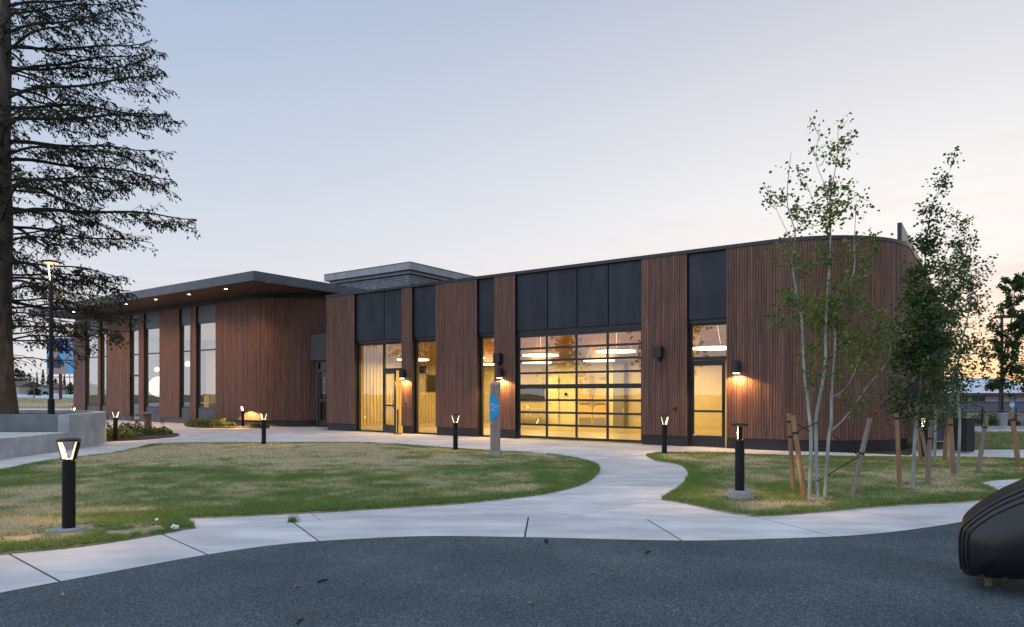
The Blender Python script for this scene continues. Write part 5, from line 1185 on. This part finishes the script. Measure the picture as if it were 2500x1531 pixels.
# ------------------------------------------------------------------ left background
MB().add([(-120, 40, -.05), (-18, 40, -.05), (-18, 50, -.05), (-120, 50, -.05)], [(0, 1, 2, 3)]).build('road_pavement', M_CONC, kind='structure')
MB().add([(-160, 51, -.06), (-18, 51, -.06), (-18, 56, -.06), (-160, 56, -.06)], [(0, 1, 2, 3)]).build('road', M_ASPH, kind='structure')
MB().add([(-160, 66, -.05), (-18, 66, -.05), (-18, 73, -.05), (-160, 73, -.05)], [(0, 1, 2, 3)]).build('road', M_CONC, kind='structure')
# meadow of tall dry grass across the road
n = 90000; y = rng.uniform(74, 140, n); x = -y * rng.uniform(.58, .80, n); th = rng.uniform(0, 6.28, n); h = rng.uniform(.15, .55, n) * (1 + .8 * (fbm(x, y, .06, 4) > .55)); w = .05
a = np.stack([x - np.cos(th) * w, y - np.sin(th) * w, 0 * x - .1], 1); b = np.stack([x + np.cos(th) * w, y + np.sin(th) * w, 0 * x - .1], 1); c = np.stack([x + rng.normal(0, .1, n), y + rng.normal(0, .1, n), -.1 + h], 1)
o = link('meadow_grass', fast_mesh('meadow_grass', np.stack([a, b, c], 1).reshape(-1, 3), 3, M_GRASS, {'dead': np.clip(1.25 - (y - 74) / 50 + rng.normal(0, .2, n), 0, 1), 'tint': rng.random(n)})); o['kind'] = 'stuff'; o['label'] = 'tall yellow and green meadow grass across the road'
# white wrapped bales
wm = mat('white_wrap', (.50, .53, .60), .5, var=.06, scale=1)
bm = bmesh.new()
for k in range(70):
    Y = random.uniform(142, 160); x = random.uniform(10, 190); q = at(x, 970, Y)
    m4 = Matrix.Translation((q.x, q.y, random.uniform(.2, .7))) @ Matrix.Rotation(random.uniform(0, 3), 4, 'Z') @ Matrix.Diagonal((random.uniform(1.2, 3), random.uniform(.9, 1.6), random.uniform(.6, 1.2), 1))
    bmesh.ops.create_icosphere(bm, subdivisions=2, radius=.8, matrix=m4)
for v in bm.verts: v.co += Vector((random.gauss(0, .06), random.gauss(0, .06), random.gauss(0, .06)))
me = bpy.data.meshes.new('white_bales'); bm.to_mesh(me); bm.free(); me.materials.append(wm); o = link('white_bales', me); o['kind'] = 'stuff'; o['label'] = 'row of white wrapped heaps beyond the meadow'
def house(x0, x1, yr, ye, yb, Y, label, wallc, roofc, gable=True, wins=(), eav=.5):
    a = at(x0, yb, Y); b = at(x1, yb, Y); w = (b.x - a.x) / 2; zr = at(0, yr, Y).z; ze = at(0, ye, Y).z
    h = thing('house', label, 'house', ((a.x + b.x) / 2, Y, 0), 0, 'houses beyond the meadow')
    MB().box(-w, w, 0, 9, -.2, ze).build('wall', mat('house_wall_%d' % x0, wallc, .8), h)
    rm = mat('house_roof_%d' % x0, roofc, .8, var=.1, scale=.5)
    if gable:
        MB().add([(-w, -.0, ze), (w, 0, ze), (0, 0, zr - .15)], [(0, 1, 2)]).build('gable', mat('house_wall_%d' % x0, wallc, .8), h)
        MB().add([(-w - eav, -eav, ze - .2), (0, -eav, zr), (w + eav, -eav, ze - .2), (-w - eav, 9.5, ze - .2), (0, 9.5, zr), (w + eav, 9.5, ze - .2), (-w - eav, -eav, ze - .02), (0, -eav, zr + .2), (w + eav, -eav, ze - .02), (-w - eav, 9.5, ze - .02), (0, 9.5, zr + .2), (w + eav, 9.5, ze - .02)],
                 [(0, 3, 4, 1), (1, 4, 5, 2), (6, 7, 10, 9), (7, 8, 11, 10), (0, 1, 7, 6), (1, 2, 8, 7)]).build('roof', rm, h)
    else:
        MB().add([(-w - eav, -eav, ze), (w + eav, -eav, ze), (w + eav, 4.5, zr), (-w - eav, 4.5, zr), (-w - eav, 9.5, ze), (w + eav, 9.5, ze)], [(0, 1, 2, 3), (3, 2, 5, 4), (0, 3, 4), (1, 5, 2), (0, 4, 5, 1)]).build('roof', rm, h)
    for (u, v, ww, hh_) in wins:
        f = MB().box(u, u + ww, -.06, -.005, v, v + hh_).build('window', mat('white_trim', (.7, .7, .7), .6), h); MB().box(u + .08, u + ww - .08, -.08, -.061, v + .08, v + hh_ - .08).build('pane', mat('dark_window', (.012, .015, .02), .1), f)
house(76, 122, 941, 947.5, 966, 180, 'white gabled house with brown roof in front of dark trees', (.50, .54, .60), (.085, .07, .07), True, ((.6, .9, 1.6, 1.4),))
house(112, 176, 942, 949.5, 966, 192, 'long cream house with low brown roof behind the billboard post', (.62, .54, .47), (.085, .07, .07), False, ((-.8, 1.6, 1.0, .8), (2.6, 1.6, .8, .8)))
house(-20, 46, 930, 943, 966, 175, 'cream house with dark roof half hidden by the spruce trunk', (.55, .50, .43), (.07, .065, .07), False)
P = at(80, 962, 172); mb = MB()
o = MB().box(-30, 20, 0, .15, 0, .9).build('garden_fence', M_TWIG, loc=(P.x, 172, .3)); tag(o, 'low dark fence in front of the far houses', 'fence')
def far_tree(x, ytop, ybot, rx, Y, label, conifer=False, n=420, world=None):
    if world: X, Y, H, w = world
    else: X = at(x, ybot, Y).x; H = at(x, ytop, Y).z; w = rx / F * Y
    tr = thing('far_tree', label, 'tree', (X, Y, 0), 0, 'trees around the playground' if world else 'trees behind the far houses')
    MB().tube([(0, 0, 0), (0, 0, H * .8)], [.3, .08], 7).build('trunk', M_TWIG, tr)
    def fn(k):
        z = rng.random(k); a = rng.uniform(0, 6.28, k); lob = .7 + .3 * np.sin(z * 17 + 3 * np.sin(a * 2 + x))
        if conifer: q = w * (1 - z) ** .9 * lob * np.sqrt(rng.random(k)); zz_ = H * (.12 + .88 * z)
        else: q = w * np.sqrt(np.clip(1 - (2 * z - .9) ** 2, .02, 1)) * np.sqrt(rng.random(k)) * lob; zz_ = H * (.18 + .82 * z)
        return np.stack([np.cos(a) * q, np.sin(a) * q, zz_], 1)
    link('crown', fast_mesh('crown', leaf_cloud(n, fn, w * (.12 if world else .32), 1.4), 4, M_FAR, {'tint': rng.random(n)}), tr)
FT = [(40, 900, 22, 0, 'broad pale tree rising behind the cream house at far left'), (56, 905, 18, 0, 'tree standing behind the left power pole'), (72, 911, 12, 0, 'small round tree left of the forked trees'), (90, 908, 9, 1, 'narrow conifer left of the lamp post'), (105, 902, 12, 1, 'tall conifer immediately left of the lamp post'),
      (62, 935, 26, 0, 'bushy tree between the cream and the white house'), (88, 950, 22, 0, 'low hedge-like tree before the white house'), (118, 915, 14, 1, 'conifer behind the lamp post'), (157, 914, 10, 1, 'spiky conifer right of the billboard post'), (148, 928, 10, 0, 'round tree beside the billboard post'), (172, 934, 14, 0, 'bluish distant tree at the corner of the timber wing'), (18, 915, 24, 0, 'tree behind the spruce trunk'), (135, 925, 12, 0, 'dark tree behind the billboard post')]
for i, (x, yt, rx, cf, lb) in enumerate(FT): far_tree(x, yt, 962, rx, 170 + 6 * ((i * 5) % 7) + (30 if yt < 932 else -2), lb, cf)
for i, (x, y, h, w, cf, lb) in enumerate(((-40, 3, 12, 3.4, 1, 'dark spruce standing left of the playground'), (-46, 9, 10, 4, 0, 'broad tree at the far left of the playground'), (-37, -7, 13, 4.5, 0, 'spreading tree behind the playground'), (-52, 14, 14, 3.6, 1, 'tall spruce beyond the seat wall'), (-30, -16, 11, 4, 0, 'round tree at the back of the playground'))):
    far_tree(0, 0, 0, 0, 0, lb, cf, 1500, (x, y, h, w))
# power poles and lines
for x, yt, lb in ((31.5, 890, 'rusty utility pole at far left beside the spruce'), (83, 922, 'thin grey utility pole before the white house')):
    P = at(x, 965, 150); u = thing('utility_pole', lb, 'utility pole', (P.x, 150, 0)); h = at(x, yt, 150).z
    MB().tube([(0, 0, 0), (0, 0, h)], .13, 8).build('pole', mat('rusty_pole', (.16, .07, .05), .8), u); MB().box(-.8, .8, -.06, .06, h - .6, h - .45).build('crossarm', M_TWIG, u)
for y0, y1, lb in ((908, 913.5, 'upper power line crossing behind the lamp post'), (920, 924, 'lower power line crossing behind the lamp post')):
    pts = [at(-60 + k * 26, y0 + (y1 - y0) * (1 - (1 - k / 8) ** 2) - (0 if k < 9 else 1), 120) for k in range(9)]; o = MB().tube(pts, .045, 5).build('power_line', mat('pale_cable', (.5, .46, .36), .7)); tag(o, lb, 'power line', 'power lines on the left')
# billboard
Yb = 112.0; a = at(114, 913, Yb); b = at(262, 913, Yb); zt = at(114, 826, Yb).z
bb = thing('billboard', 'blue roadside billboard with a man in a dark shirt, half hidden by the building', 'billboard', (at(142, 970, Yb).x, Yb, 0))
ox = bb.location.x; x0, x1 = a.x - ox, b.x - ox
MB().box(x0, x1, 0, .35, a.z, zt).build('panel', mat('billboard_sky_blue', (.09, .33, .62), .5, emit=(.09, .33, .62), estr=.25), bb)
zm = a.z + (zt - a.z) * .64
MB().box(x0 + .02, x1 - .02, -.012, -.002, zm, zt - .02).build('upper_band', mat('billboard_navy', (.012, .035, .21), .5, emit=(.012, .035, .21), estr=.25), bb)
def flat(poly, name, m, y=-.02):
    o = MB().prism(poly, 0, .008).build(name, m, bb, loc=(0, y, 0)); o.rotation_euler = (R(90), 0, 0)
sc = Yb / F; bx = lambda x: (x - 142) * sc; bz = lambda y: CH + (HZ - y) * sc
skin_m = mat('print_skin', (.52, .32, .28), .6); shirt = mat('print_shirt', (.035, .06, .10), .6)
flat([(bx(x), bz(y)) for x, y in ((116, 908), (116, 872), (122, 866), (131, 869), (138, 868), (147, 872), (153, 880), (158, 890), (160, 898), (160, 908))], 'printed_shirt', shirt, -.014)
flat([(bx(134.5 + 7 * math.cos(k / 14 * 6.283)), bz(856 + 13 * math.sin(k / 14 * 6.283))) for k in range(14)] , 'printed_head', skin_m, -.026)
flat([(bx(x), bz(y)) for x, y in ((131, 866), (138, 866), (139, 873), (135, 876), (131, 872))], 'printed_neck', skin_m, -.022)
flat([(bx(x), bz(y)) for x, y in ((126, 852), (128, 843), (135, 840), (142, 843), (143, 850), (141, 846), (134, 846), (128, 848))], 'printed_hair', mat('print_hair', (.06, .035, .03), .7), -.036)
flat([(bx(x), bz(y)) for x, y in ((116, 900), (126, 897), (148, 900), (152, 892), (160, 890), (163, 896), (163, 911), (116, 911))], 'printed_arms', skin_m, -.026)
orange = mat('print_orange', (.80, .27, .06), .5)
text('billboard_text', 'Hund', 1.5, M_WHITE, bb, (bx(155), -.03, bz(846)), (R(90), 0, 0)); text('billboard_text', 'N', 1.0, orange, bb, (bx(173), -.03, bz(859)), (R(90), 0, 0)); text('billboard_text', '$7,50', .9, orange, bb, (bx(158), -.03, bz(875)), (R(90), 0, 0))
flat([(bx(160), bz(879)), (bx(200), bz(879)), (bx(200), bz(887)), (bx(160), bz(887))], 'text_banner', mat('billboard_navy', (.012, .035, .21), .5), -.014); text('billboard_text', 'Starting', .52, M_WHITE, bb, (bx(162), -.03, bz(885)), (R(90), 0, 0))
rust = mat('rusty_steel', (.12, .04, .035), .8, var=.2)
for x in (142, 226): MB().box(bx(x) - .17, bx(x) + .17, .4, .75, -.1, zt - .2).build('post', rust, bb)
MB().box(x0 - .3, x1 + .3, .42, .6, bz(921.5), bz(919.5)).build('catwalk', rust, bb)
for x in (166, 190): MB().box(bx(x) - .04, bx(x) + .04, .42, .5, bz(940), bz(913)).build('ladder_rail', rust, bb)
